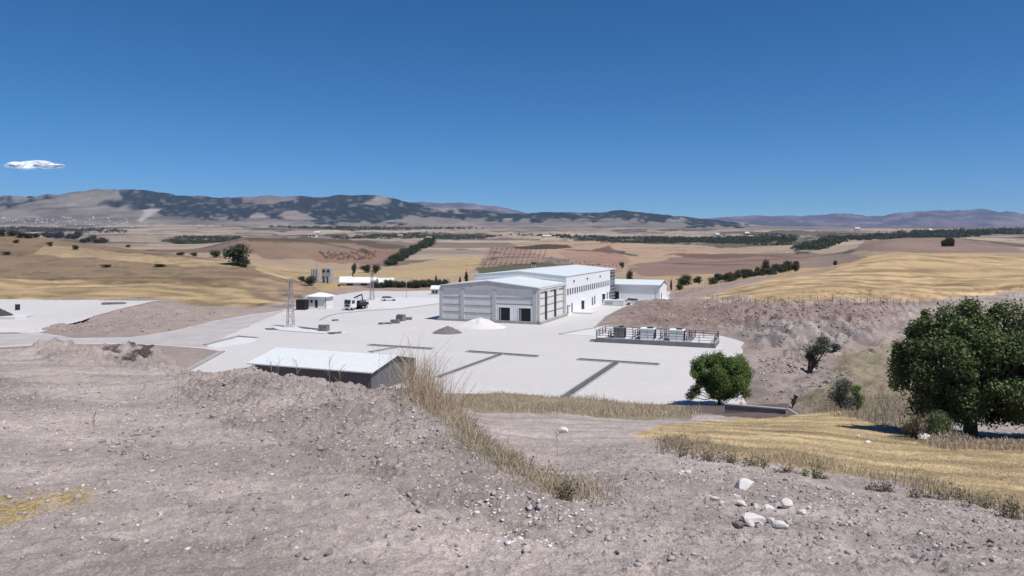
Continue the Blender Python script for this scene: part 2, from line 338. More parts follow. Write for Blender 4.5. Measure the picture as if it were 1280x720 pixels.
# wheel ruts on the track at right
for off, wd in ((0, .10), (.45, .09), (1.7, .10), (2.15, .09), (-1.6, .1)):
    line = GX - (1.3 + off + .34 * (GY - 6)) - .12 * np.sin(GY * .7)
    zz -= nr * .045 * np.exp(-(line / wd) ** 2) * smooth(4, 6, GY) * (1 - smooth(16, 24, GY)) * (.6 + .5 * np.sin(GY * 2 * math.pi / .16))
mid = (DD >= 60) & (DD < 320)
ym = inpoly(GX, GY, yard_w); yd = np.full(GX.shape, 60.0)
idx = (GY > 60) & (GY < 330) & (np.abs(GX) < 190); yd[idx] = seg_dist(GX[idx], GY[idx], yard_w); yd[ym] = 0
pad_px = [(-260,373),(0,374.5),(203,376.3),(155,387),(105,399),(50,411.5),(0,415.5),(-260,418)]
pm = inpoly(PX, PY, pad_px) & (DD > 120) & (DD < 200)
kk = mid * smooth(.6, 5, yd) * (~pm)
zz += kk * (fbm(GX / 9, GY / 9, 51, 4) * .7 + rough * (fbm(GX / 2.6, GY / 2.6, 52, 4) * 1.1 + np.abs(fbm(GX / 1.5, GY / 1.5, 53, 2)) * .5 - .1) )
# gullies on the quarried bank
gul = (DD > 105) & (DD < 175) & (PX > 930)
zz -= gul * np.abs(fbm(GX / 1.6 + fbm(GX / 3, GY / 3, 8, 2), GY / 9, 54, 3)) * 1.0 * smooth(2, 8, yd)
frr = smooth(300, 900, DD)
zz += frr * (1 - smooth(3500, 5000, DD)) * (fbm(GX / 170, GY / 170, 61, 4) * 4.2 * np.clip(DD / 1000, .3, 2.2))
mt = smooth(4700, 6000, DD)
rid = 1 - np.abs(fbm(GX / 900, GY / 900, 71, 5, .55)) * 2
zz += mt * (rid - .45) * np.clip(Z0 / 400, .1, 1) * 60 + mt * fbm(GX / 260, GY / 260, 72, 4) * 20 * np.clip(Z0 / 300, .1, 1)

K = .68                                   # photo brightness of sunlit ground -> reflectance
land = np.zeros(PX.shape + (3,), np.float32)
def setc(m, c, k=1.0):
    land[m] = np.array(lin(c, K * k), np.float32)
land[:] = lin((207,192,184), K)
setc((DD > 55) & (DD < 240), (178,162,153)); setc(DD >= 240, (190,166,140))
# patchwork of fields in the valley
cell = [(190,174,152),(172,150,136),(200,186,162),(152,132,120),(182,162,144),(142,122,110),(180,164,144),(116,108,92),(192,172,150)]
ang = .35; ux = (GX * math.cos(ang) + GY * math.sin(ang)); uy = (-GX * math.sin(ang) + GY * math.cos(ang))
wx = ux + 90 * fbm(GX / 500, GY / 500, 81, 3); wy = uy + 90 * fbm(GX / 500, GY / 500, 82, 3)
row = np.floor(wy / 190.0); cx = np.floor((wx + 137 * row) / 330.0)
ch = (_hash(cx, row, 83) * len(cell)).astype(int) % len(cell)
m = DD > 560
land[m] = np.array([lin(c, K) for c in cell], np.float32)[ch[m]]
fy = wy / 190.0 - row; fx_ = (wx + 137 * row) / 330.0 - cx
hedge = ((fy < .07) | (fx_ < .035)) & (fbm(GX / 60, GY / 60, 84, 3) > .02) & m
def L(poly, c, d0=0, d1=1e9, k=1.0):
    m = inpoly(PXw, PYw, poly) & (DD >= d0) & (DD <= d1); setc(m, c, k); return m
# near slope
L([(515,478),(600,486),(700,497),(860,508),(862,524),(780,526),(700,517),(600,517),(560,505)], (174,160,134), 12, 90)
ms = L([(790,546),(830,532),(900,524),(985,519),(1060,514),(1110,540),(1160,552),(1300,548),(1500,545),(1700,720),(1500,715),(1290,652),(1180,618),(1080,598),(960,578),(850,560)], (212,188,146), 10, 72)
L([(1110,545),(1300,546),(1500,545),(1500,556),(1180,560)], (150,132,98), 30, 45)
L([(860,504),(985,506),(1000,514),(985,522),(930,522),(900,519),(850,516)], (128,112,104), 50, 82)
L([(1050,505),(1130,495),(1165,530),(1120,540),(1060,520)], (140,132,98), 36, 80)
L([(1050,440),(1140,425),(1140,475),(1080,480),(1040,468)], (160,148,124), 70, 120)
L([(985,505),(1060,478),(1150,478),(1200,545),(1110,535),(1050,515)], (160,146,124), 36, 95)
smk = inpoly(PX + 22*fbm(GX*4, GY*4, 78, 3), PY + 14*fbm(GX*4, GY*4, 79, 3), [(-80,632),(20,622),(60,617),(118,614),(114,632),(60,643),(20,652),(-80,676)]) & (DD < 9) & (fbm(GX*9, GY*9, 80, 2) > -.22); setc(smk, (200,176,128))
L([(700,560),(900,600),(1280,680),(1280,760),(900,760),(760,680)], (204,190,183), 4, 16)
# spoil banks
L([(765,396),(800,381),(890,374),(1130,376),(1120,396),(1040,398),(960,402),(905,408),(780,406)], (172,150,141), 100, 215)
L([(820,384),(900,382),(960,388),(900,394),(840,392)], (166,142,130), 100, 215)
L([(935,399),(1050,397),(1075,410),(1080,424),(1000,426),(935,424)], (186,174,167), 100, 165)
L([(1130,388),(1200,368),(1280,360),(1700,345),(1700,400),(1280,404),(1140,408)], (192,178,168), 95, 170)
pit = inpoly(PXw + 16 * fbm(GX * 1.3, GY * 1.3, 131, 3), PYw + 8 * fbm(GX * 1.3, GY * 1.3, 132, 3), [(124,440),(135,434),(150,438),(170,433),(187,436),(192,446),(165,457),(136,452)]) & (DD > 27) & (DD < 37) & (fbm(GX * 2.5, GY * 2.5, 133, 3) > -.15); setc(pit, (108,96,92))
# left hill
L([(-700,260),(0,286),(80,297),(200,312),(300,324),(345,340),(400,362),(350,378),(300,388),(205,375),(-700,374)], (154,132,108), 188, 420)
L([(-700,345),(0,349),(160,353),(320,357),(370,362),(345,376),(300,386),(205,375),(-700,373)], (190,166,130), 188, 300)
L([(60,306),(160,316),(250,324),(312,333),(260,334),(150,326),(40,318)], (198,173,136), 220, 420)
L([(300,352),(345,345),(400,363),(350,378),(318,372)], (176,152,128), 188, 320)
L([(400,358),(470,352),(540,362),(470,364),(430,366)], (182,162,148), 235, 330)
L([(395,356),(440,354),(440,362),(400,362)], (205,172,122), 235, 330)
# right hill of cut corn
mf = L([(872,374),(905,362),(960,349),(1030,341),(1062,326),(1110,313),(1200,318),(1290,322),(1700,330),(1700,348),(1290,361),(1150,375),(960,375)], (208,180,142), 148, 380)
L([(890,372),(1140,374),(1140,378),(890,377)], (196,176,160), 148, 380)
# valley fields
L([(320,332),(400,338),(470,336),(560,321),(600,322),(598,336),(560,347),(480,348),(330,348)], (202,176,136), 300)
L([(300,300),(400,297),(460,305),(520,313),(480,326),(400,324),(330,324)], (158,134,114), 300)
L([(380,318),(470,312),(520,318),(470,328),(400,328)], (160,128,110), 300)
L([(612,309),(660,307),(686,311),(680,331),(598,336)], (176,146,132), 300)
L([(596,336),(690,326),(700,336),(600,346)], (112,110,86), 300)
L([(640,303),(760,300),(900,308),(990,310),(870,317),(780,332),(690,322)], (200,170,142), 300)
L([(700,316),(760,310),(790,326),(770,342),(720,332)], (186,152,132), 300)
L([(786,334),(880,318),(1000,316),(1032,321),(965,341),(800,346)], (160,132,118), 300)
L([(830,320),(900,317),(960,316.5),(1000,319),(920,323)], (142,108,94), 300)
L([(800,345),(960,341),(1000,336),(1020,343),(860,352)], (200,172,132), 280)
L([(1062,312),(1100,298),(1180,296),(1260,306),(1290,318),(1150,316)], (162,138,124), 380)
L([(985,333),(1012,321),(1062,317),(1085,322),(1040,336)], (164,144,130), 300)
L([(930,338),(985,334),(1040,337),(1030,342),(950,346)], (206,178,132), 280)
L([(600,296),(700,290),(780,294),(700,300)], (200,182,156), 300)
L([(306,297.5),(400,296),(470,302),(520,311),(510,314),(440,306),(380,301.5),(315,301)], (112,98,80), 300)
L([(640,307),(700,304.5),(720,308),(660,311)], (96,78,62), 300)
L([(700,311),(760,308),(785,313),(778,318),(740,315)], (130,104,88), 300)
L([(900,291),(1000,288),(1060,290),(980,295)], (120,108,94), 300)
for pl in ([(-200,266),(60,268),(150,272),(150,278),(-200,276)], [(520,276),(620,279),(700,284),(560,284)], [(760,288),(880,284),(900,288),(780,292)], [(300,284),(420,283),(440,287),(310,289)], [(680,280),(820,277),(840,282),(700,285)]):
    mk = inpoly(PXw, PYw, pl) & (DD > 2500) & (fbm(GX / 150, GY / 40, 92, 3) > -.05); setc(mk, (104,96,92))
# dark olive groves and woods on the valley floor
for pl in ([(988,300),(1040,291),(1140,290),(1240,293),(1060,300),(1030,312),(995,316)], [(200,300),(240,295),(308,297),(280,303),(225,304)], [(-100,282),(60,284),(150,287),(60,289),(-100,288)],
           [(400,294),(520,291),(640,294),(600,298),(450,299)], [(640,292),(760,296),(900,296),(1000,293),(990,302),(880,305),(760,303)], [(485,333),(500,318),(545,305),(530,304),(492,318),(478,332)]):
    mk = inpoly(PXw, PYw, pl) & (DD > 300) & (vnoise(GX / 11, GY / 11, 91) > .35); setc(mk, (84,86,68))
setc(hedge & (DD < 4600), (92,88,74))
# mountains
mm_ = DD > 4600
setc(mm_, (146,138,126))
sp = fbm(GX / 300, GY / 300, 95, 5)
setc(mm_ & (sp > .22), (124,116,108)); setc(mm_ & (sp < -.3), (168,156,144))
setc((DD > 9500), (128,118,124)); setc((DD > 9500) & (sp > .05), (98,94,106)); setc((DD > 9500) & (sp < -.25), (150,138,138))  # far range's own tone turned purple-grey, distance haze put into the colour
fo = [[(150,230),(190,232),(300,242),(310,275),(235,273),(180,264),(120,256),(125,246)], [(330,268),(345,256),(395,240),(450,240),(500,250),(530,257),(560,268),(640,273),(500,279),(420,279),(340,272)], [(560,262),(630,258),(760,255),(830,260),(860,272),(840,277),(700,277),(640,276),(600,272)], [(-100,262),(20,250),(60,242),(70,248),(30,256),(-100,270)], [(850,268),(900,270),(940,283),(860,282)], [(240,256),(340,254),(335,268),(240,270)]]
for pl in fo:
    mk = inpoly(PXw + 10 * sp, PYw + 6 * fbm(PX / 12, PY / 5, 97, 3), pl) & mm_ & (DD < 8800) & (fbm(GX / 60, GY / 60, 98, 2) > -.42)
    setc(mk, (42,54,50))
setc(inpoly(PXw, PYw, [(172,276),(180,264),(190,261),(203,262),(196,266),(186,270),(180,277)]) & (DD > 4000) & (DD < 7500), (192,180,172))
for pl in ([(440,256),(470,249),(490,252),(470,258)], [(90,248),(150,238),(152,250),(110,256)], [(480,276),(510,270),(560,275),(620,277),(540,281)], [(345,271),(365,265),(400,273),(370,277)]):
    setc(inpoly(PXw, PYw, pl) & mm_ & (DD < 9000), (158,148,136))
# harvest swaths and straw streaks
ph = (PY - .06 * PX) * 0 + GY * .16 + GX * .035 + 7 * fbm(GX / 55, GY / 55, 101, 3)
sw = np.sin(ph * 2.3) * .5 + fbm(GX / 14, GY / 5, 102, 3)
fl = mf | ((DD > 188) & (DD < 330) & (PX < 380) & (PY > 345))
land[fl] *= (1 + .42 * np.clip(sw[fl], -1, 1))[:, None] * np.array([1, .985, .94])
sn = np.sin((GY * .9 + GX * .38 + 3 * fbm(GX / 8, GY / 8, 103, 3)) * 1.4) * .35 + fbm(GX / 5, GY / 1.6, 104, 4) * 1.1
land[ms] *= (1 + .45 * np.clip(sn[ms], -1.2, .7))[:, None] * np.array([1, .99, .95])
# natural blotches of colour; gully shade painted on the pale rock face
v1 = fbm(GX / 3, GY / 3, 111, 4); v2 = fbm(GX / 40, GY / 40, 112, 4); v3 = fbm(GX / 16, GY / 16, 113, 4)
land *= (1 + .10 * v1 * (DD < 60) + .16 * v2 * (DD > 60) + (.16 * v3) * (DD > 180) * (DD < 900))[..., None]
hl = (DD > 188) & (DD < 420) & (PX < 400); sc_ = hl & (fbm(GX / 5, GY / 5, 114, 4) > .34); land[sc_] *= np.array([.70,.73,.73]); sc2 = hl & (fbm(GX / 18, GY / 12, 118, 4) > .16) & (PY < 352); land[sc2] *= np.array([.84,.83,.86])
bk = (DD > 75) & (DD < 215) & (PX > 740); vv = fbm(GX / 2.2, GY / 2.2, 115, 4)
stra = fbm(GX / 9, zz * 2.2 + GY / 30, 119, 4)
land[bk] *= (1 + .30 * vv[bk] + .34 * stra[bk])[:, None]
dk = bk & (PX > 930) & (PX < 1090) & (PY < 428) & (PY > 392) & (fbm(GX / 1.1, GY / 12, 120, 3) > .12); land[dk] *= .62  # gully shade painted in as dark upright streaks
land *= (1 + mm_ * (.30 * fbm(GX / 70, GY / 70, 116, 3) + .30 * fbm(GX / 420, GY / 420, 117, 4)))[..., None]
hp_ = nf_ = (DD < 60); land *= (1 - .20 * (rough * nf_))[..., None]
pt = fbm(GX * .45 + .2 * GY, GY * .9, 121, 4); nf = DD < 60
land *= (1 + nf * (.16 * np.clip(pt * 2.2, -1, 1) + .12 * fbm(GX * 5, GY * 5, 122, 3)))[..., None]
pale_soil = nf & (rough < .6) & (fbm(GX * .7, GY * 1.5, 123, 3) > .22) & ~ms; land[pale_soil] *= 1.10  # paler compacted patches of bare soil
land = blur(blur(land, 0, 1), 1, 1)
nT, nR = PX.shape
V = np.stack([GX, GY, zz], -1).reshape(-1, 3)
ii, jj = np.meshgrid(np.arange(nT - 1), np.arange(nR - 1), indexing='ij')
q = (ii * nR + jj).ravel(); FQ = np.stack([q, q + 1, q + nR + 1, q + nR], -1)
ground = np_mesh('ground', V, FQ, gm); tag(ground, kind='structure')
me = ground.data
ca = me.attributes.new('land', 'FLOAT_COLOR', 'POINT')
ca.data.foreach_set('color', np.concatenate([land.reshape(-1, 3), np.ones((nT * nR, 1), np.float32)], 1).astype(np.float32).ravel())
ra = me.attributes.new('rough', 'FLOAT', 'POINT'); ra.data.foreach_set('value', (.25 + .75 * rough).ravel().astype(np.float32))
me.flip_normals() if me.polygons[len(me.polygons)//2].normal.z < 0 else None
me.shade_smooth()
TXA, LRR = tx, np.log(rr)
def nth(i):
    n = i + 1; return str(n) + ('th' if 10 <= n % 100 <= 20 else {1:'st',2:'nd',3:'rd'}.get(n % 10, 'th'))
def surf(x, y):                     # height of the finished sheet, bilinear
    t = math.atan2(x, y); r = math.log(math.hypot(x, y))
    i = int(min(max(np.searchsorted(TXA, t) - 1, 0), nT - 2)); j = int(min(max(np.searchsorted(LRR, r) - 1, 0), nR - 2))
    u = (t - TXA[i]) / (TXA[i+1] - TXA[i]); v = (r - LRR[j]) / (LRR[j+1] - LRR[j])
    return float((zz[i,j]*(1-u)+zz[i+1,j]*u)*(1-v) + (zz[i,j+1]*(1-u)+zz[i+1,j+1]*u)*v)
def surfa(x, y):
    t = np.arctan2(x, y); r = np.log(np.hypot(x, y))
    i = np.clip(np.searchsorted(TXA, t) - 1, 0, nT - 2); j = np.clip(np.searchsorted(LRR, r) - 1, 0, nR - 2)
    u = (t - TXA[i]) / (TXA[i+1] - TXA[i]); v = (r - LRR[j]) / (LRR[j+1] - LRR[j])
    return (zz[i,j]*(1-u)+zz[i+1,j]*u)*(1-v) + (zz[i,j+1]*(1-u)+zz[i+1,j+1]*u)*v
def G(px, py, dmin=4.5):
    p = at(px, py, dmin); p.z = surf(p.x, p.y); return p

exec_order = 'structures'
# yard, pad, pavements
yardm = mat('yard_concrete', (.535,.515,.50), .9, .035, .06, spec=.15)
n = yardm.node_tree; b = n.nodes['Principled BSDF']
tc = N(yardm, 'ShaderNodeTexCoord'); q = N(yardm, 'ShaderNodeTexNoise'); q.inputs['Scale'].default_value = .9; q.inputs['Detail'].default_value = 8; n.links.new(tc.outputs['Object'], q.inputs['Vector'])
mr = N(yardm, 'ShaderNodeMapRange'); mr.inputs[1].default_value = .35; mr.inputs[2].default_value = .65; mr.inputs[3].default_value = .97; mr.inputs[4].default_value = 1.025; n.links.new(q.outputs['Fac'], mr.inputs[0])
src = b.inputs['Base Color'].links[0].from_socket
vm = N(yardm, 'ShaderNodeVectorMath', operation='SCALE'); n.links.new(src, vm.inputs[0]); n.links.new(mr.outputs[0], vm.inputs['Scale']); n.links.new(vm.outputs[0], b.inputs['Base Color'])
def sheet(name, pts, z, m, thick=.1):
    bm = bmesh.new(); vs = [bm.verts.new((p[0], p[1], z)) for p in pts]; f = bm.faces.new(vs); f.normal_update()
    if f.normal.z < 0: f.normal_flip()
    bmesh.ops.triangulate(bm, faces=[f])
    r = bmesh.ops.extrude_face_region(bm, geom=bm.faces[:]); 
    for v in [g for g in r['geom'] if isinstance(g, bmesh.types.BMVert)]: v.co.z += 0
    for v in vs: v.co.z -= thick
    bmesh.ops.recalc_face_normals(bm, faces=bm.faces[:])
    me = bpy.data.meshes.new(name); bm.to_mesh(me); bm.free(); me.materials.append(m)
    o = bpy.data.objects.new(name, me); COL.objects.link(o); return tag(o, kind='structure')
sheet('yard', yard_w, YZ, yardm, .25)
dusty = mat('dusty_road', (.42,.385,.375), .95, .10, .3)
road_w = wobble([P(*p).xy[:] for p in [(-150,434.5),(0,432.5),(60,429.5),(125,429),(190,430),(255,434.5),(300,412),(352,390.5),(396,378.5),(392,378.5),(352,388.6),(296,396.6),(262,402.5),(212,415),(162,422),(95,423),(50,417),(0,417),(-150,415)]], .5, 2.0)
sheet('gravel_road', road_w, YZ + .012, dusty, .008)
# raised pad at left (follows its own gentle slope)
pb = bmesh.new(); vs = []
for p in pad_px:
    d = {373:190,374.5:190,376.3:186,387:163,399:147,411.5:138,415.5:136,418:134}[p[1]]
    vs.append(pb.verts.new(((p[0]-640)/F*d, d, gz((p[0]-640)/F*d, d) + .06)))
pf = pb.faces.new(vs); bmesh.ops.triangulate(pb, faces=[pf]); bmesh.ops.recalc_face_normals(pb, faces=pb.faces[:])
me = bpy.data.meshes.new('concrete_pad')
# denser sheet that rides on the pad's slope
gx = []; 
A = [v.co.xy[:] for v in vs]; pb.free()
xs = np.linspace(min(p[0] for p in A), max(p[0] for p in A), 340); ys = np.linspace(min(p[1] for p in A), max(p[1] for p in A), 150)
XX, YY = np.meshgrid(xs, ys, indexing='ij'); ZZ = H1(XX, YY) + .06
ins = inpoly(XX, YY, A); okq = ins[:-1,:-1] & ins[1:,:-1] & ins[:-1,1:] & ins[1:,1:]
i_, j_ = np.nonzero(okq); q = i_ * 150 + j_
pad = np_mesh('concrete_pad', np.stack([XX, YY, ZZ], -1).reshape(-1, 3), np.stack([q, q + 150, q + 151, q + 1], -1), yardm); tag(pad, kind='structure')
white_c = mat('pale_paving', (.60,.59,.585), .85, .05, .5)
grey_c = mat('grey_concrete', (.34,.335,.33), .85, .15, 1.0)
dark_c = mat('dark_earth', (.20,.185,.18), .95, .25, 2.0)
def W2(px, py): return P(px, py).xy[:]
sheet('pavement', [W2(*p) for p in [(456,387),(500,385.5),(551,378.5),(551,373.5),(503,371.5),(470,372.5),(455,379)]], YZ + .12, white_c, .12)
sheet('pavement', [W2(*p) for p in [(258,432),(300,421.5),(322,423),(318,428),(268,436)]], YZ + .03, white_c, .02)
sheet('pavement', [W2(*p) for p in [(702,418),(742,409.5),(744,417),(742,420)]], YZ + .03, white_c, .02)

# ------------------------------------------------------------------ common frame of the works: all buildings share it
RZ = math.atan2(-.366, .931)
U = Vector((.931, -.366, 0)); Vv = Vector((.366, .931, 0))
wall_g = mat('precast_panel', (.70,.68,.65), .85, .06, .7)
col_g = mat('concrete_frame', (.52,.505,.485), .85, .08, .9)
roof_w = ribbed('white_roof_sheet', (.67,.70,.70), .5, .03, 1, .45, .04)
clad_w = ribbed('white_cladding', (.82,.825,.84), .5, .02, 1, .5, .03)
clad_x = ribbed('white_cladding_front', (.80,.79,.79), .4, .02, 0, .5, .03)
dark = mat('painted_dark_interior', (.012,.013,.016), .5, .1, 2)  # near-black colour carries the shade inside doorways and windows
glassm = mat('dark_window_glass', (.03,.04,.055), .12, .1, 2, spec=.6)
frame_w = mat('white_frame', (.74,.74,.74), .5, .04, 2)
steel_d = mat('dark_steel', (.035,.022,.03), .55, .15, 4)
galv = mat('galvanised_steel', (.42,.42,.43), .5, .12, 3, metal=.3)
shed_m = ribbed('charcoal_cladding', (.125,.122,.125), .3, .015, 0, .55, .05)

def gable_walls(w, d, e, r):       # closed solid under the roof; x 0..w, y 0..d
    return MB().prism([(0,0),(w,0),(w,e),(w/2,r),(0,e)], 0, d)
def roof_slabs(w, d, e, r, ov=.4, th=.14, ovy=.3, lift=.02):
    s = (r - e) / (w / 2); mb = MB()
    pl = [(-ov, e - ov*s + lift), (w/2, r + lift), (w + ov, e - ov*s + lift), (w + ov, e - ov*s + lift + th), (w/2, r + lift + th), (-ov, e - ov*s + lift + th)]
    return mb.prism(pl, -ovy, d + ovy)

# ---- grey front hall
o0 = P(550.4, 400); FW, FDp, FE, FR = 22.5, 18.3, 7.5, 8.7
hall = empty('production_hall', o0, RZ, 'grey precast concrete hall with low white gable roof and two dark doorways in front', 'building')
gable_walls(FW, FDp, FE, FR).build('wall', wall_g, hall)
roof_slabs(FW, FDp - .35, FE, FR, .35, .18, .35).build('roof', roof_w, hall)
for x in (0.25, 5.35, 12.8, FW - .55): MB().box(x - .42, x + .42, -.16, -.002, .5, FE - .35 + (0 if x in (0.25, FW-.55) else .3)).build('column', col_g, hall)
for t in (.35, FDp - .5): MB().box(FW + .003, FW + .42, t - .35, t + .35, .5, FE - .4).build('column', col_g, hall)
for t in (5.0, 11.3): MB().box(FW + .003, FW + .42, t - .2, t + .2, .5, FE - 1.0).build('downpipe_box', mat('dark_downpipe', (.075,.075,.08), .6, .1, 2), hall)
m = MB()
for (xa, xb, hs) in ((.67, 4.93, (1.95,3.55,5.15)), (5.77,12.38,(1.85,3.45,5.1)), (13.22,FW-.97,(4.0,5.3))):
    for h in hs: m.box(xa, xb, -.07, -.003, h - .09, h + .09)
m.build('panel_ledge', mat('panel_ledge', (.30,.295,.285), .85, .1, 1), hall)
m = MB()
for (ya, yb) in ((.7,4.75),(5.25,11.05),(11.55,FDp-.85)):
    for h in (2.0,3.6,5.2): m.box(FW + .003, FW + .08, ya, yb, h - .08, h + .08)
m.build('side_panel_ledge', mat('panel_ledge', (.30,.295,.285), .85, .1, 1), hall)
MB().prism([(.1, FE-.35),(FW-.1, FE-.35),(FW-.1, FE-.02),(FW/2, FR-.02),(.1, FE-.02)], -.22, -.02).build('gable_fascia', col_g, hall)
MB().box(13.22, FW - .97, -.06, -.004, .55, 3.85).build('cladding_panel', clad_x, hall)
MB().box(-.5, FW + .55, -.55, .0 - .002, 0, .5).box(FW + .003, FW + .9, -.55, FDp, 0, .5).build('plinth', mat('plinth', (.33,.33,.33), .9, .12, 1), hall)
MB().box(FW + .42, FW + .6, .3, FDp - .3, FE - .3, FE - .1).build('gutter', frame_w, hall)
for (xa, xb) in ((13.95, 16.45), (18.5, 21.1)):
    dr = MB().box(xa, xb, -.10, -.062, .55, 3.25).build('doorway', dark, hall)  # solid panel, the hall's unlit inside is painted on it
    MB().box(xa - .16, xa, -.16, -.062, .5, 3.4).box(xb, xb + .16, -.16, -.062, .5, 3.4).box(xa, xb, -.16, -.062, 3.25, 3.4).build('door_frame', frame_w, dr)
    MB().box(xa + .32, xa + .40, -.12, -.101, .55, 3.25).build('door_post', frame_w, dr)
for t in (5.0, 11.3): MB().box(FW + .43, FW + .95, t - .25, t + .3, FE - 1.2, FE - .55).build('rain_hopper', frame_w, hall)

# ---- tall white hall behind it
TW, TD, TE, TR = 23.3, 42.0, 9.0, 10.0
o1 = o0 + U * (FW + .55 - TW) + Vv * (FDp + .05)
tall = empty('office_hall', o1, RZ, 'long tall white clad hall with a row of narrow windows under a white gable roof', 'building')
gable_walls(TW, TD, TE, TR).build('wall', clad_w, tall)
roof_slabs(TW, TD + 6, TE, TR, .12, .16, .25).build('roof', roof_w, tall)
MB().prism([(0.0, TE-.55),(TW, TE-.55),(TW, TE-.02),(TW/2, TR-.02),(0, TE-.02)], -.16, -.01).build('gable_fascia', frame_w, tall)
for k in range(21):
    y = .6 + k * 1.96
    w_ = MB().box(TW + .003, TW + .05, y, y + 1.05, 4.75, 6.15).build('window', glassm, tall)
    MB().box(TW + .003, TW + .09, y - .07, y, 4.68, 6.22).build('window_jamb', frame_w, w_); MB().box(TW + .003, TW + .09, y + 1.05, y + 1.12, 4.68, 6.22).build('window_jamb', frame_w, w_)
def tpos(px): k = (px - 640) / F; return (168.9 * k - 12.2) / (.366 - .931 * k)
for (p0, w_, z0, z1) in ((707.2,.9,.3,2.4),(709.6,.7,1.9,2.3),(712.6,.9,.4,2.6),(738.3,1.0,.6,2.7),(741.2,1.0,.6,2.8),(757,1.0,.9,2.9),(759.8,1.0,.9,2.9)):
    t = tpos(p0); MB().box(TW + .003, TW + .05, t, t + w_, z0, z1).build('window', glassm, tall)
for (p0, w_, z1) in ((725.2,2.4,2.55),(751.4,3.0,2.8)):
    t = tpos(p0); d_ = MB().box(TW + .003, TW + .06, t, t + w_, .25, z1).build('doorway', dark, tall)
    MB().box(TW + .003, TW + .5, t - .2, t + w_ + .2, z1 + .03, z1 + .16).build('canopy', frame_w, d_)
for px_ in (715, 732, 748):
    t = tpos(px_); MB().box(TW + .003, TW + .25, t, t + .4, 7.5, 7.9).build('wall_lamp', steel_d, tall)
# stair tower with dark louvred glazing
st = MB().box(1.0, TW - .02, TD + .01, TD + 5.9, 0, TE - .15).build('stair_tower', mat('stair_glazing', (.10,.11,.13), .25, .2, 2, spec=.5), tall)
m = MB()
for z in np.arange(.8, 8.6, .95): m.box(TW - .02, TW + .05, TD + .3, TD + 5.8, z, z + .22)
m.build('floor_band', mat('floor_band', (.33,.34,.37), .6, .08, 1), st)
m = MB()
for y in (1.5, 3.2, 4.6): m.box(TW + .051, TW + .08, TD + y, TD + y + .1, .1, 8.6)
m.build('mullion', steel_d, st)
MB().poly([(TW+.02, 5.5),(TW+4.5,5.5),(TW+4.5,12),(TW+.02,14)], 0, .35).build('entrance_ramp', white_c, tall)

# ---- rear white store
rw, rd_, re, rr_ = 19.0, 12.0, 4.5, 5.6
nr_c = P(824.5, 376.2)
rear = empty('storage_building', nr_c - U * rw, RZ, 'low white metal store with white roof beyond the far end of the long hall', 'building')
mb = MB(); k = [(0,0,0),(0,rd_,0)]
# its ridge runs along x
def gx_walls(w, d, e, r):
    mb = MB(); mb.v = [(0,0,0),(0,d,0),(0,d,e),(0,d/2,r),(0,0,e),(w,0,0),(w,d,0),(w,d,e),(w,d/2,r),(w,0,e)]
    mb.f = [(0,4,3,2,1),(5,6,7,8,9),(0,5,9,4),(1,2,7,6),(4,9,8,3),(2,3,8,7),(0,1,6,5)]; return mb
def gx_roof(w, d, e, r, ov=.4, ox=.4, th=.13, lift=.02):
    s = (r-e)/(d/2); mb = MB(); pr = [(-ov, e-ov*s+lift),(d/2, r+lift),(d+ov, e-ov*s+lift),(d+ov, e-ov*s+lift+th),(d/2, r+lift+th),(-ov, e-ov*s+lift+th)]
    m_ = len(pr); mb.v = [(-ox,y,z) for y,z in pr] + [(w+ox,y,z) for y,z in pr]
    mb.f = [tuple(range(m_)), tuple(m_+i for i in reversed(range(m_)))] + [((i+1)%m_, i, m_+i, m_+(i+1)%m_) for i in range(m_)]; return mb
clad_b = ribbed('white_cladding_rear', (.84,.84,.83), .5, .02, 0, .5, .03)
gx_walls(rw, rd_, re, rr_).build('wall', clad_b, rear)
roof_wx = ribbed('white_roof_sheet_x', (.67,.70,.70), .5, .03, 0, .45, .04)
gx_roof(rw, rd_, re, rr_).build('roof', roof_wx, rear)
MB().box(rw + .41, rw + .45, -.5, rd_/2, 0, 0.01).build('verge_trim', steel_d, rear) if False else None
d_ = MB().box(4.5, 7.2, -.06, -.003, 0, 2.4).build('loading_door', dark, rear)
MB().box(4.4, 4.5, -.1, -.003, 0, 2.5).box(7.2, 7.3, -.1, -.003, 0, 2.5).box(4.5, 7.2, -.1, -.003, 2.4, 2.5).build('door_frame', frame_w, d_)
MB().box(rw + .003, rw + .06, 2.2, 3.3, 0, 2.1).build('door', glassm, rear)
vt = MB(); s_ = (rr_-re)/(rd_/2)
vt.v = [(rw+.41,-.45,re-.45*s_-.25),(rw+.44,-.45,re-.45*s_-.25),(rw+.41,rd_/2,rr_-.2),(rw+.44,rd_/2,rr_-.2),(rw+.41,-.45,re-.45*s_+.1),(rw+.44,-.45,re-.45*s_+.1),(rw+.41,rd_/2,rr_+.12),(rw+.44,rd_/2,rr_+.12)]
vt.f = [(0,1,5,4),(2,6,7,3),(1,3,7,5),(0,4,6,2),(4,5,7,6),(0,2,3,1)]; vt.build('verge_trim', steel_d, rear)

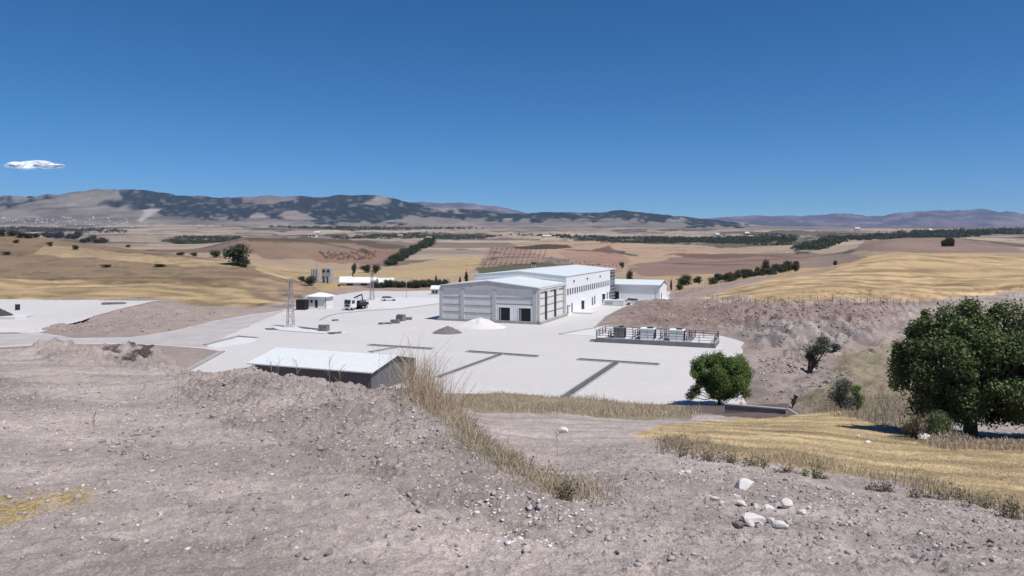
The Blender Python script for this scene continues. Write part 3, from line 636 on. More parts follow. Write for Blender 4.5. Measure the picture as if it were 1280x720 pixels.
# ---- charcoal shed near the spoil heap
sw_, sd2, se, sr = 16.9, 10.2, 2.55, 3.6
s1 = Vector((-15.8, 82.5, YZ)) + Vv * .4 - U * .35
shed = empty('metal_shed', s1 - U * sw_, RZ, 'charcoal metal shed with a broad white gable roof behind the rubble heap', 'building')
gx_walls(sw_, sd2, se, sr).build('wall', shed_m, shed)
gx_roof(sw_, sd2, se, sr, .42, .42, .07).build('roof', roof_wx, shed)
MB().box(-.42, sw_ + .42, -.47, -.43, se - .13, se - .03).build('gutter', frame_w, shed)
MB().box(sw_ - .05, sw_ + .05, sd2 - .05, sd2 + .05, 0, se - .02).build('corner_post', galv, shed)
MB().box(-.1, sw_ + .1, -.1, sd2 + .1, 0, .12).build('footing', grey_c, shed)

# ---- guard house and black cabinet
gp = P(385, 385.5)
gh = empty('guard_house', gp, RZ + R(8), 'small pale guard house with a white pyramid roof left of the truck', 'building')
MB().box(0, 4.9, 0, 4.0, .2, 3.0).build('wall', mat('guard_wall', (.70,.70,.68), .8, .06, 1), gh)
rfm = MB(); rfm.v = [(-.5,-.6,3.0),(5.5,-.6,3.0),(5.5,4.5,3.0),(-.5,4.5,3.0),(-.5,-.6,3.12),(5.5,-.6,3.12),(5.5,4.5,3.12),(-.5,4.5,3.12),(2.0,2,4.0),(3.0,2,4.0)]
rfm.f = [(3,2,1,0),(0,1,5,4),(1,2,6,5),(2,3,7,6),(3,0,4,7),(4,5,9,8),(6,7,8,9),(5,6,9),(7,4,8)]; rfm.build('roof', mat('white_roof_tile', (.78,.76,.74), .7, .05, 2), gh)
MB().box(-.3, 5.6, -.8, 4.2, 0, .2).build('base_slab', white_c, gh)
d_ = MB().box(2.0, 2.75, -.05, -.003, .2, 2.2).build('door', dark, gh); MB().box(1.9,2.0,-.08,-.003,.2,2.3).box(2.75,2.85,-.08,-.003,.2,2.3).build('door_frame', frame_w, d_)
MB().box(.7, 1.3, -.04, -.003, 1.5, 2.2).build('window', glassm, gh)
MB().tube((5.2,-.4,.2),(5.2,-.4,3.0),.07).build('porch_post', steel_d, gh)
MB().box(3.2,4.5,-.35,-.05,.2,.65).build('bench', frame_w, gh)
cp = P(370, 387.5)
cb = empty('steel_container', cp, RZ + R(16), 'black square steel cabinet standing left of the guard house', 'container')
MB().box(0,2.4,0,2.2,.1,2.5).build('body', mat('black_paint', (.012,.010,.012), .6, .2, 3), cb)
for x in (0,2.28): MB().box(x,x+.12,-.05,2.2,.0,2.55).build('corner_post', steel_d, cb)
MB().box(1.17,1.23,-.04,-.003,.1,2.5).build('door_seam', steel_d, cb)

# ---- lattice pylons
pyl_m = mat('pylon_steel', (.32,.29,.29), .7, .12, 3)
def pylon(px, py, h, label, wb=1.3, wt=.42):
    root = empty('lattice_pylon', P(px, py), RZ + R(20), label, 'pylon', 'lattice pylons in the yard')
    m = MB(); lev = 9
    def cw(t): return (wb + (wt - wb) * t) / 2
    for sx in (-1, 1):
        for sy in (-1, 1): MB().bar((sx*wb/2, sy*wb/2, 0), (sx*wt/2, sy*wt/2, h), .11).build('leg', pyl_m, root)
    for k in range(lev):
        t0, t1 = k/lev, (k+1)/lev; a0, a1 = cw(t0), cw(t1); z0, z1 = t0*h, t1*h
        for (p, q) in (((-1,-1),(1,-1)),((1,-1),(1,1)),((1,1),(-1,1)),((-1,1),(-1,-1))):
            e = (p, q) if k % 2 else (q, p)
            m.bar((e[0][0]*a0, e[0][1]*a0, z0), (e[1][0]*a1, e[1][1]*a1, z1), .06); m.bar((p[0]*a1,p[1]*a1,z1),(q[0]*a1,q[1]*a1,z1),.05)
    m.build('lattice', pyl_m, root)
    MB().box(-.9,.9,-.08,.08,h-.5,h-.35).box(-.6,.6,-.08,.08,h,h+.12).build('crossarm', pyl_m, root)
    for x in (-.85,-.3,.3,.85): MB().tube((x,0,h-.35),(x,0,h-.05),.07).build('insulator', mat('insulator', (.12,.07,.05), .4, .1, 3), root)
    MB().box(-wb*.75,wb*.75,-wb*.75,wb*.75,0,.3).build('footing', white_c, root)
    return root
pylon(363, 408.5, 9.4, 'tall lattice steel pylon standing on the kerbed island near the gravel road')
pylon(465, 375.5, 8.0, 'lattice pylon standing behind the truck at the far side of the yard', 1.2, .4)
lp = empty('lamp_pole', P(508, 372.5), 0, 'thin metal pole on the white pavement left of the grey hall', 'pole')
MB().tube((0,0,0),(0,0,6.2),.10,.06).build('pole', galv, lp); MB().box(-.5,.5,-.1,.1,6.15,6.3).build('lamp_head', galv, lp); MB().tube((0,0,0),(0,0,.3),.25).build('footing', grey_c, lp)
lp2 = empty('lamp_pole', P(819.5, 378.5), 0, 'slim double-headed lamp pole in front of the rear white store', 'pole')
MB().tube((0,0,0),(0,0,3.9),.09,.06).build('pole', galv, lp2); MB().box(-.5,.5,-.07,.07,3.85,3.97).build('lamp_head', galv, lp2)

# ---- kerbed islands and drains
kerb_m = mat('kerb_stone', (.42,.415,.41), .85, .12, 1.5)
fill_m = mat('island_fill', (.115,.112,.112), .95, .35, 2.5, bump=.05)
def strip(mb, a, b, w, z0, z1):
    a = Vector(a[:2]); b = Vector(b[:2]); d = (b-a).normalized(); s = Vector((-d.y, d.x))*w/2
    mb.poly([a-s, b-s, b+s, a+s], z0, z1)
def t_island(bar, stem, label, w=1.2, ws=1.0):
    a = P(*bar[0]); b_ = P(*bar[1]); s0 = P(*stem[0]); s1_ = P(*stem[1]); c = (a+b_)/2
    root = empty('planting_island', (c.x, c.y, YZ), 0, label, 'planting strip', 'T shaped planting strips in the yard')
    L_ = lambda v: (v.x-c.x, v.y-c.y)
    kb = MB(); fl_ = MB()
    d = (b_-a).normalized(); sd_ = (s1_-s0).normalized(); off = Vector((-d.y, d.x, 0))
    if off.dot(sd_) < 0: off = -off
    for sgn in (1, -1): strip(kb, L_(a + off*w/2*sgn), L_(b_ + off*w/2*sgn), .14, 0, .15)
    strip(kb, L_(a - off*(w/2-.07)), L_(a + off*(w/2-.07)), .14, 0, .147); strip(kb, L_(b_ - off*(w/2-.07)), L_(b_ + off*(w/2-.07)), .14, 0, .147)
    q0 = s0 + sd_*(w/2 + .1); so = Vector((-sd_.y, sd_.x, 0))
    for sgn in (1,-1): strip(kb, L_(q0 + so*ws/2*sgn), L_(s1_ + so*ws/2*sgn), .14, 0, .146)
    strip(fl_, L_(a), L_(b_), w - .16, 0, .06); strip(fl_, L_(q0), L_(s1_), ws - .16, 0, .055)
    kb.build('kerb', kerb_m, root); fl_.build('soil', fill_m, root)
t_island([(461,431.5),(541,436.5)], [(500,434),(463,440.5)], 'dark T shaped planting strip right behind the white shed roof')
t_island([(584,439.5),(673,446)], [(628,442.7),(548,472)], 'dark T shaped planting strip in the middle, its stem ending behind dry grass')
t_island([(722,449.5),(824,456)], [(772,452.7),(706,497)], 'dark T shaped planting strip with a long stem running towards the camera at right', 1.2, 1.15)
isl = empty('kerb_island', P(372, 412), 0, 'long low kerbed island under the near lattice pylon', 'kerb')
c = P(372, 412); m = MB()
m.poly([(P(*p).x-c.x, P(*p).y-c.y) for p in [(340,410),(380,410.3),(430,415.5),(436,418),(405,417.5),(350,413.5)]], 0, .14); m.build('kerb', white_c, isl)
m = MB(); m.poly([(P(*p).x-c.x, P(*p).y-c.y) for p in [(331,410.8),(345,410.6),(352,412.6),(333,412.2)]], 0, .1); m.poly([(P(*p).x-c.x, P(*p).y-c.y) for p in [(372,409),(400,412),(402,414),(378,411.5)]], .141, .2); m.poly([(P(*p).x-c.x, P(*p).y-c.y) for p in [(408,416.5),(428,415.5),(426,417.5),(412,418)]], .141, .18); m.build('soil', fill_m, isl)
def kline(pts, label, w=.35, h=.14, mt=kerb_m):
    c = P(*pts[0]); root = empty('kerb_line', (c.x, c.y, YZ), 0, label, 'kerb')
    m = MB(); q = [P(*p) - c for p in pts]
    for a, b_ in zip(q, q[1:]): strip(m, a, b_, w, 0, h)
    m.build('kerb', mt, root)
kline([(400,400.5),(408,396),(420,392.6),(455,389),(500,386.5),(551,379.5)], 'thin curved kerb sweeping right in front of the truck', .4, .14, grey_c)
kline([(256,431.5),(298,420.8),(322,422.8)], 'dark kerb round the white patch beside the excavated pit', .6, .2, grey_c)
kline([(233,464),(278,440)], 'dark kerb along the left edge of the yard near the pit', .8, .2, grey_c)
kline([(700,418),(744,410)], 'kerb leading to the left end of the railed transformer platform', .5, .14, grey_c)
kline([(786,381.8),(772,388.3),(757,396.3),(744,409.3)], 'kerb along the foot of the reddish spoil bank', .4, .16, grey_c)

# ---- railed platform with three cabinets
po = P(744.8, 427.7); PL, PD = 19.8, 6.6
plat = empty('cabinet_platform', po, RZ, 'raised concrete platform with dark handrails at the right of the yard', 'platform')
MB().box(0, PL, 0, PD, 0, .75).build('slab', mat('platform_concrete', (.20,.20,.20), .9, .15, 1), plat)
MB().box(.05, PL-.05, .05, PD-.05, .751, .80).build('slab_top', white_c, plat)
def rail(mb, a, b_, n_):
    a = Vector(a); b_ = Vector(b_)
    for k in range(n_+1):
        p = a.lerp(b_, k/n_); mb.bar((p.x,p.y,.8),(p.x,p.y,2.0),.10)
    for h in (1.2, 1.6, 2.0): mb.bar((a.x,a.y,h),(b_.x,b_.y,h),.07)
for a, b_, n_ in (((.1,.12),(PL-.1,.12),8),((.1,PD-.12),(PL-.1,PD-.12),8),((.1,.3),(.1,PD-.3),3),((PL-.1,.3),(PL-.1,PD-.3),3)):
    m = MB(); rail(m, a, b_, n_); m.build('handrail', steel_d, plat)
for x in (2.1, 6.3, 7.2, 10.9, 11.7, 15.2, 15.9):
    m = MB(); rail(m, (x,.4), (x,PD-.4), 3); m.build('cross_rail', steel_d, plat)
MB().box(-1.1,0-.01,.2,.8,0,.4).build('step', grey_c, plat)
for x, c_, lb in ((3.0, (.20,.22,.20), 'grey green metal cabinet, leftmost on the railed platform'), (7.55, (.84,.84,.82), 'white metal cabinet in the middle of the railed platform'), (12.4, (.82,.84,.81), 'white metal cabinet nearest the right end of the railed platform')):
    w_ = 1.7 if x == 3.0 else 2.3
    q = po + U*x + Vv*.5 + Vector((0,0,.80))
    cbn = empty('electrical_cabinet', q, RZ, lb, 'cabinet', 'cabinets on the railed platform')
    MB().box(0,w_,0,2.0,.0,1.75).build('body', mat('cabinet_%d' % int(x), c_, .5, .06, 2), cbn)
    MB().box(-.08,w_+.08,-.08,2.08,1.75,1.84).build('lid', mat('cabinet_%d' % int(x), c_), cbn)
    MB().box(w_*.45,w_*.85,.5,1.5,1.841,2.0).build('vent_cowl', steel_d, cbn)
    MB().box(w_+.003,w_+.05,.15,1.85,.12,1.6).build('dark_side_panel', steel_d, cbn)  # flat dark sheet on the cabinet's right side
    MB().box(w_*.5-.015,w_*.5+.015,-.02,-.003,.1,1.7).build('door_seam', steel_d, cbn)

# ---- heaps in the yard
def heap(name, px, py, rx, ry, h, m, label, seed):
    nA, nB = 40, 14; v = []; c = P(px, py)
    for j in range(nB):
        r = j/(nB-1)
        for i in range(nA):
            a_ = 2*math.pi*i/nA; k = 1 + .18*float(fbm(np.array([math.cos(a_)*1.5+9]), np.array([math.sin(a_)*1.5]), seed)[0])
            z = h*max(0,(1-r)**.92)*(1 + .0) + .08*h*float(fbm(np.array([r*math.cos(a_)*6]), np.array([r*math.sin(a_)*6]), seed+3)[0])*(1-r)*4*min(r*3,1)
            v.append((rx*r*k*math.cos(a_), ry*r*k*math.sin(a_), z if r < 1 else -.02))
    f = [(j*nA+i, (j+1)*nA+i, (j+1)*nA+(i+1)%nA, j*nA+(i+1)%nA) for j in range(nB-1) for i in range(nA)]
    o = np_mesh(name, v, f, m); o.location = c; o.data.shade_smooth(); o.data.validate(); 
    return tag(o, label, 'heap')
heap('gravel_heap', 559.5, 416, 2.9, 2.6, 1.35, mat('grey_gravel', (.17,.15,.15), .95, .25, 5, bump=.06), 'small dark grey gravel heap lying in the yard left of the white sand', 5)
heap('sand_heap', 600, 409, 5.4, 3.6, 1.95, mat('white_sand', (.62,.60,.59), .95, .05, 4, bump=.04), 'low spread heap of white sand in front of the grey hall', 8)

# ---- truck
def truck():
    p = P(438, 387.5); root = empty('crane_truck', p, R(238), 'white cab truck with a dark flat bed and folded crane, parked by the kerb', 'truck')
    wh = mat('truck_white', (.72,.71,.70), .35, .04, 2, spec=.5); bl = mat('truck_black', (.03,.025,.03), .6, .2, 3)
    # x forward, cab at x 0..2
    cab = MB(); cab.prism([(-1.0,.7),(1.05,.7),(1.1,1.6),(.85,2.75),(-.9,2.85),(-1.0,2.7)], -1.15, 1.15).build('cab', wh, root)
    MB().prism([(1.105,1.62),(1.14,1.62),(.93,2.55),(.90,2.55)], -1.02, 1.02).build('windscreen', glassm, root)
    for y in (-1.16, 1.151): MB().box(-.35,.65,y,y+.012,1.65,2.5).build('side_window', glassm, root)
    MB().box(1.06,1.2,-1.15,1.15,.45,.85).build('bumper', wh, root)
    MB().box(1.11,1.13,-.7,.7,.95,1.45).build('grille', bl, root)
    for y in (-.95,.95): MB().box(1.2,1.23,y-.15,y+.15,.55,.75).build('headlight', frame_w, root)
    MB().box(-5.2,-.9,-.45,.45,.65,.95).build('chassis', bl, root)
    bd = MB().box(-5.3,-1.9,-1.2,1.2,1.0,1.2).box(-5.3,-1.9,-1.2,-1.12,1.2,1.7).box(-5.3,-1.9,1.12,1.2,1.2,1.7).box(-5.3,-5.22,-1.12,1.12,1.2,1.7).build('flat_bed', bl, root)
    for x in (.2,-3.4,-4.5):
        for y in (-1,1):
            w_ = MB().tube((x,y*.78,.5),(x,y*1.12,.5),.5,None,16).build('wheel', bl, root)
            MB().tube((x,y*1.121,.5),(x,y*1.14,.5),.26,None,10).build('rim', galv, w_)
    cr = MB().tube((-1.45,0,1.0),(-1.45,0,3.0),.2).build('crane_column', bl, root)
    MB().bar((-1.45,0,3.0),(-3.6,.4,3.7),.3).build('crane_boom', bl, cr); MB().bar((-3.6,.4,3.65),(-4.3,.1,2.0),.22).build('crane_jib', bl, cr)
    MB().bar((-1.45,.1,1.9),(-2.6,.3,3.3),.14).build('hydraulic_ram', galv, cr)
    MB().box(-4.8,-2.6,-.9,.8,1.2,2.1).build('load', mat('load', (.12,.10,.11), .8, .3, 2), root)
    return root
truck()
def car(px, py, rz, col, label, nm='parked_car', k=1.0):
    root = empty(nm, P(px, py), rz, label, 'car'); pm_ = mat('car_paint_%d' % int(col[0]*100), col, .3, .03, 2, spec=.5)
    MB().prism([(-2.1,.35),(2.1,.35),(2.15,.75),(1.9,.92),(1.1,1.0),(-2.1,1.0),(-2.15,.7)], -.85,.85).build('body', pm_, root)
    MB().prism([(-1.95,1.0),(1.0,1.0),(.3,1.45),(-1.6,1.48)], -.74,.74).build('greenhouse', glassm, root)
    MB().prism([(-1.62,1.481),(.32,1.451),(.25,1.52),(-1.55,1.55)], -.72,.72).build('roof', pm_, root)
    for x in (-1.3,1.3):
        for y in (-1,1): MB().tube((x,y*.66,.33),(x,y*.87,.33),.33,None,14).build('wheel', steel_d, root)
    for y in (-.6,.6): MB().box(2.13,2.17,y-.18,y+.18,.62,.76).build('headlight', frame_w, root)
    return root
car(486, 376.5, R(15), (.62,.62,.61), 'white car parked on the far pavement behind the truck')
car(779, 381.0, R(10), (.60,.60,.62), 'white car parked at the right end of the long hall, near the bank')
car(793, 379.6, R(-30), (.63,.61,.60), 'white car beside the spoil bank, in front of the rear store')
# site office blocks at the end of hall
bx = empty('site_container', P(754, 381.5), RZ, 'low white container beside the far door of the long hall', 'container')
MB().box(0,5.5,0,2.2,.1,1.35).build('body', mat('container_white', (.62,.66,.66), .6, .06, 1), bx); MB().box(-.05,5.55,-.05,2.25,1.351,1.45).build('roof', frame_w, bx); MB().box(.6,2.6,-.03,-.003,.3,1.0).build('opening', grey_c, bx)

# ---- stacked blocks in the yard
blk = mat('concrete_block', (.20,.20,.195), .9, .25, 2)
rnd = random.Random(4)
for (px_, py_, w_, h_, lb) in ((477,405.2,1.4,.35,'flat stack of dark blocks, leftmost of the row in the yard'), (485.5,404.8,1.7,.45,'low dark block stack, second from left of the row in the yard'), (494,404,1.9,.8,'medium stack of dark blocks near the middle of the row in the yard'),
        (501,401.2,1.9,1.6,'tallest stack of dark blocks in the yard, a double stack'), (508.5,399.6,2.2,.55,'long flat stack of dark blocks at the right end of the row'), (405,414.5,1.9,1.25,'cube shaped stack of dark blocks on the end of the pylon island'), (419,401.0,.9,.3,'tiny dark block stack lying alone left of the truck kerb')):
    q = P(px_, py_); r_ = empty('block_stack', (q.x, q.y, YZ + (.14 if px_ == 405 else 0)), RZ + rnd.uniform(-.4,.4), lb, 'block stack', 'block stacks in the yard')
    MB().box(-w_/2,w_/2,-.6,.6,0,.10).build('pallet', mat('pallet_wood', (.22,.17,.13), .9, .2, 3), r_)
    m = MB(); nx = max(2, int(w_/.42)); nz = max(1, int((h_-.1)/.22))
    for i in range(nx):
        for j in range(3):
            for k in range(nz):
                if rnd.random() < .12 and k == nz-1: continue
                x = -w_/2 + (i+.5)*w_/nx; y = -.6 + (j+.5)*.4; m.box(x-.19,x+.19,y-.18,y+.18,.101+k*.22,.101+k*.22+.21)
    m.build('blocks', blk, r_)

# ---- left pad: pile on a slab, a bin and a dark mat
q = G(6, 398, 110); sl = tag(MB().poly([(-9,-2.5),(3.8,-2.5),(5.2,-1),(4.6,2),(-9,2)], -.4, .55).build('loading_slab', white_c, None, q), 'low white concrete slab at the left edge of the raised pad', 'slab')
o = heap('earth_heap', 0, 391, 3.6, 2.4, 1.9, mat('dark_soil_heap', (.06,.055,.055), .95, .3, 5, bump=.06), 'dark earth heap on the white slab at the far left edge', 12); o.location = q + Vector((-2.2,.3,.55))
q = G(22, 388, 120); bn = empty('oil_drum', q, 0, 'single dark drum standing on the pale pad beside the white slab', 'drum')
MB().tube((0,0,0),(0,0,1.3),.5,None,16).build('body', steel_d, bn); MB().tube((0,0,1.3),(0,0,1.36),.53,None,16).build('lid', steel_d, bn)
q = G(148, 380.5, 150); tag(MB().poly([(-3.6,-.8),(-1,-1),(1.6,-.6),(1.8,.2),(.4,.7),(-2.8,.3)], -.1,.5).build('rubble_strip', dark_c, None, q), 'thin dark strip of rubble at the back of the raised pad', 'rubble')

# ---- batching plant and farm buildings beyond the yard
bq = G(389, 353, 230)
bpn = empty('batching_plant', bq, R(-12), 'grey concrete batching plant with silos and a conveyor beyond the brown knoll', 'industrial plant')
con = mat('plant_concrete', (.36,.36,.36), .8, .15, .5)
k = bq.y / F
for i in range(3): MB().tube((i*3.4*k+1.6*k,0,3*k),(i*3.4*k+1.6*k,0,17*k),1.5*k,None,14).tube((i*3.4*k+1.6*k,0,0),(i*3.4*k+1.6*k,0,3*k),.5*k,1.5*k,14).build('silo', mat('silo_metal', (.33,.36,.35), .5, .1, .5), bpn)
tw = MB().box(14*k,26*k,0,7*k,8*k,18*k).build('control_tower', con, bpn)
MB().box(14*k,15*k,.0,7*k,-1,8*k-.01).box(19*k,20*k,.0,7*k,-1,8*k-.01).box(25*k,26*k,.0,7*k,-1,8*k-.01).build('tower_legs', con, bpn)
for x in (15.5,21.5): MB().box(x*k,(x+3)*k,-.05,-.003,13*k,16*k).build('window', dark, tw)
MB().bar((10*k,-.5,0),(15*k,-.5,9*k),1.0*k).build('conveyor', frame_w, bpn); MB().tube((7*k,2*k,17*k),(7*k,2*k,29*k),.15).build('mast', galv, bpn)
def house(px, py, wpx, hpx, rpx, label, name='farm_house', wallc=(.60,.56,.52), roofc=(.70,.68,.66), dmin=200, rz=0, win=True, dep=.7, group=None):
    q = G(px, py, dmin); k = q.y / F; w_ = wpx*k; h_ = hpx*k; r_ = (hpx+rpx)*k; d_ = w_*dep
    root = empty(name, q - Vector((w_/2,0,.3*k)), rz, label, 'building', group)
    gx_walls(w_, d_, h_, r_).build('wall', mat('wall_%d_%d' % (int(wallc[0]*100), int(wallc[2]*100)), wallc, .85, .08, .3), root)
    gx_roof(w_, d_, h_, r_, .4*k+.2, .4*k+.2, .3).build('roof', mat('roof_%d_%d' % (int(roofc[0]*100), int(roofc[2]*100)), roofc, .8, .08, .3), root)
    if win:
        for t in (.2,.6): MB().box(w_*t,w_*(t+.18),-.06,-.003,h_*.3,h_*.75).build('window', dark, root)
    return root
house(447,358.5,44,5,5.5,'long low white roofed farm shed beyond the yard behind the truck','farm_shed',(.58,.55,.52),(.72,.71,.70),240,R(-4),True,.35)
house(478,357.5,26,4,5,'smaller white roofed farm shed right of the long one','farm_shed',(.60,.58,.55),(.74,.73,.72),255,R(-8),True,.5)
house(432,357,14,6,4,'tan farm building with pale roof at the left end of the farm sheds','farm_house',(.50,.36,.26),(.74,.70,.66),240,R(5),True)
house(544,368.5,10,7.5,3,'small pale hut right beside the left corner of the grey hall','site_hut',(.52,.52,.51),(.74,.73,.72),235,R(-15),True)
house(667,334,6,7,2.5,'small pumping house among the dark shrubs above the hall roof','pump_house',(.45,.40,.36),(.20,.17,.16),500,0,True)
rng = random.Random(11)
far_h = [(390,297,10,3.5),(396,294,7,3),(537,303,7,6),(530,302,5,3),(500,298,6,3),(684,299,10,2.5),(672,300,7,2),(897,297,4,5),(905,299,6,2.5),(935,294,5,2.5),(938,297,6,2.5),(1072,289,5,3),(1150,290,6,3),(1165,289,5,2.5),(1132,289,5,2.5),(1208,291,5,2.5),(440,296,8,2.5)]
lab_f = 'tiny pale farmhouse among the fields far off in the valley'
for i, (a_, b_, c_, d_) in enumerate(far_h):
    house(a_, b_, c_, d_, 1.3, lab_f + ', ' + nth(sorted(far_h).index((a_,b_,c_,d_))) + ' from the left', 'village_house', (.62,.58,.54) if i % 3 else (.70,.68,.66), (.66,.60,.55) if i % 2 else (.42,.26,.20), 700, R(rng.uniform(-30,30)), d_ > 3.4, .8, 'farmhouses scattered over the far valley')
lab_v = 'tiny pale house of the village below the left mountain'
vh = []
for i in range(90):
    px_ = rng.gauss(60, 45); 
    if px_ < -40 or px_ > 165: px_ = rng.uniform(0, 150)
    py_ = rng.uniform(272, 284.5); q = at(px_, py_, 2600); k = q.y/F
    w_ = rng.uniform(1.3,3.0)*k; h_ = rng.uniform(.8,1.5)*k; 
    cc = rng.choice([(.62,.58,.55),(.70,.67,.64),(.55,.50,.47)])
    root = empty('village_house', Vector((q.x, q.y, surf(q.x,q.y)-.3*k)), R(rng.uniform(-40,40)), lab_v, 'house', 'houses of the village below the left mountain')
    gx_walls(w_, w_*.8, h_, h_+.35*k).build('wall', mat('wall_%d_%d' % (int(cc[0]*100), int(cc[2]*100)), cc, .85, .08, .3), root)
    gx_roof(w_, w_*.8, h_, h_+.35*k, .1*k, .1*k, .3).build('roof', mat('tile_roof' if i % 2 else 'pale_roof', (.34,.20,.15) if i % 2 else (.6,.57,.54), .85, .1, .2), root)

# ------------------------------------------------------------------ vegetation
def leaf_mat(name, a, b_, rough=.6, trans=.25):
    m = bpy.data.materials.new(name); m.use_nodes = True; n = m.node_tree; bs = n.nodes['Principled BSDF']
    bs.inputs['Roughness'].default_value = rough; bs.inputs['Specular IOR Level'].default_value = .25
    g = N(m, 'ShaderNodeNewGeometry'); mx = N(m, 'ShaderNodeMix', data_type='RGBA'); mx.inputs[6].default_value = (*a, 1); mx.inputs[7].default_value = (*b_, 1)
    n.links.new(g.outputs['Random Per Island'], mx.inputs[0]); n.links.new(mx.outputs[2], bs.inputs['Base Color'])
    tr = N(m, 'ShaderNodeBsdfTranslucent'); n.links.new(mx.outputs[2], tr.inputs[0]); ms_ = N(m, 'ShaderNodeMixShader'); ms_.inputs[0].default_value = trans
    n.links.new(bs.outputs[0], ms_.inputs[1]); n.links.new(tr.outputs[0], ms_.inputs[2]); n.links.new(ms_.outputs[0], n.nodes['Material Output'].inputs[0])
    return m
bark = mat('bark', (.10,.075,.055), .95, .3, 8, bump=.02)
leaf_dark = leaf_mat('leaf_dark', (.055,.085,.028), (.17,.22,.085))
leaf_mid = leaf_mat('leaf_mid', (.07,.12,.026), (.19,.26,.07))
leaf_far = leaf_mat('leaf_far', (.040,.050,.026), (.075,.088,.045), .9, .1)
leaf_olive = leaf_mat('leaf_olive', (.070,.085,.060), (.13,.14,.10), .8, .15)
leaf_brown = leaf_mat('leaf_brown', (.09,.07,.045), (.17,.14,.09), .9, .15)
def leaves(centres, radii, n_, size, seed, flat=1.0):
    rs = np.random.RandomState(seed); centres = np.asarray(centres, float); radii = np.asarray(radii, float)
    w_ = radii ** 2; pick = rs.choice(len(centres), n_, p=w_/w_.sum())
    d = rs.normal(size=(n_,3)); d /= np.linalg.norm(d, axis=1)[:,None]
    rad = radii[pick] * np.clip(rs.normal(.80, .26, n_), .15, 1.45)
    c = centres[pick] + d * rad[:,None] * np.array([1,1,flat])
    a_ = rs.normal(size=(n_,3)) * .7 + d * .5 + np.array([0,0,.4]); nrm = a_ / np.linalg.norm(a_, axis=1)[:,None]
    t = np.cross(nrm, rs.normal(size=(n_,3))); t /= np.linalg.norm(t, axis=1)[:,None]; bt = np.cross(nrm, t)
    s = size * rs.uniform(.6,1.4,n_)[:,None]
    V = np.stack([c - t*s, c + bt*s*.55 , c + t*s, c - bt*s*.55], 1).reshape(-1,3)
    Fq = np.arange(n_*4).reshape(-1,4); return V, Fq
def big_tree(name, loc, trunkh, clumps, n_, size, lm, label, cat, seed, tr=.25, group=None):
    root = empty(name, loc, 0, label, cat, group)
    rs = random.Random(seed); t = MB()
    top = Vector((0,0,trunkh)); t.tube((0,0,-.5), (0,0,0), tr*1.6, tr*1.25, 10); t.tube((0,0,0), top, tr*1.25, tr*.85, 10)
    for (cx_, cy_, cz_, r_) in clumps:
        c_ = Vector((cx_, cy_, cz_)); md = top.lerp(c_, .5) + Vector((0,0,-.12*(c_-top).length)); t.tube(top, md, tr*.45, tr*.28, 7); t.tube(md, c_, tr*.28, tr*.08, 6)
        for _ in range(4):
            e = c_ + Vector((rs.uniform(-1,1), rs.uniform(-1,1), rs.uniform(-.6,1)))*r_*.8; t.tube(md.lerp(c_,.7), e, tr*.1, tr*.03, 4)
    t.build('trunk', bark, root)
    V_, F_ = leaves([c[:3] for c in clumps], [c[3] for c in clumps], n_, size, seed)
    np_mesh('crown', V_, F_, lm, root); return root
def clumps_in(fn, n_, seed, rr0, rr1):
    rs = random.Random(seed); out = []
    while len(out) < n_:
        p = (rs.uniform(-1,1), rs.uniform(-1,1), rs.uniform(-1,1))
        if p[0]**2+p[1]**2+p[2]**2 < 1 and p[0]**2+p[1]**2+p[2]**2 > .15: out.append(fn(p) + (rs.uniform(rr0, rr1),))
    return out
# the big dark tree at right (crown ~ 1112..1300 px wide, 375..530)
tp = G(1213, 546, 30); k = tp.y / F
cl = clumps_in(lambda p: (p[0]*4.2+.6, p[1]*3.5, 3.75+p[2]*2.75), 150, 21, .32, .82)
cl += [(-3.2+.05*i, .2*((i*7)%5-2), 5.2+.22*i, .26) for i in range(6)] + [(-2.5+.06*i, .3, 5.9+.2*i, .24) for i in range(5)] + [(-4.0, .1, 4.2+.2*i, .24) for i in range(5)] + [(1.2+.1*i, 0, 6.6+.12*i, .3) for i in range(4)] + [(-1.3,0,6.6,.65),(-.2,-.2,7.05,.55),(.2,.3,6.7,.7),(-3.0,.2,5.6,.5),(-3.5,-.3,5.0,.4),(-2.2,0,6.1,.5),(-3.7,.3,3.6,.6),(-3.9,0,2.9,.5),(3.5,0,6.3,.9),(5,.3,5.5,1.0),(4.6,-.4,3.6,1.0),(2.2,.2,6.6,.8),(-2.6,-.5,2.2,.7),(3.2,-1,2.2,.9),(5.2,0,2.5,.8),(-1.5,-1.5,1.6,.6),(1.6,-1.2,1.7,.6),(2.6,.5,1.3,.8),(3.6,.8,1.5,.9),(4.6,.6,1.4,.9),(5.4,.8,1.6,.9),(1.8,1.0,1.0,.7),(-2.4,.6,1.5,.7)]
big_tree('mulberry_tree', tp, 1.9, cl, 105000, .082, leaf_dark, 'large dark green tree at the right edge, the biggest in view', 'tree', 3, .3)
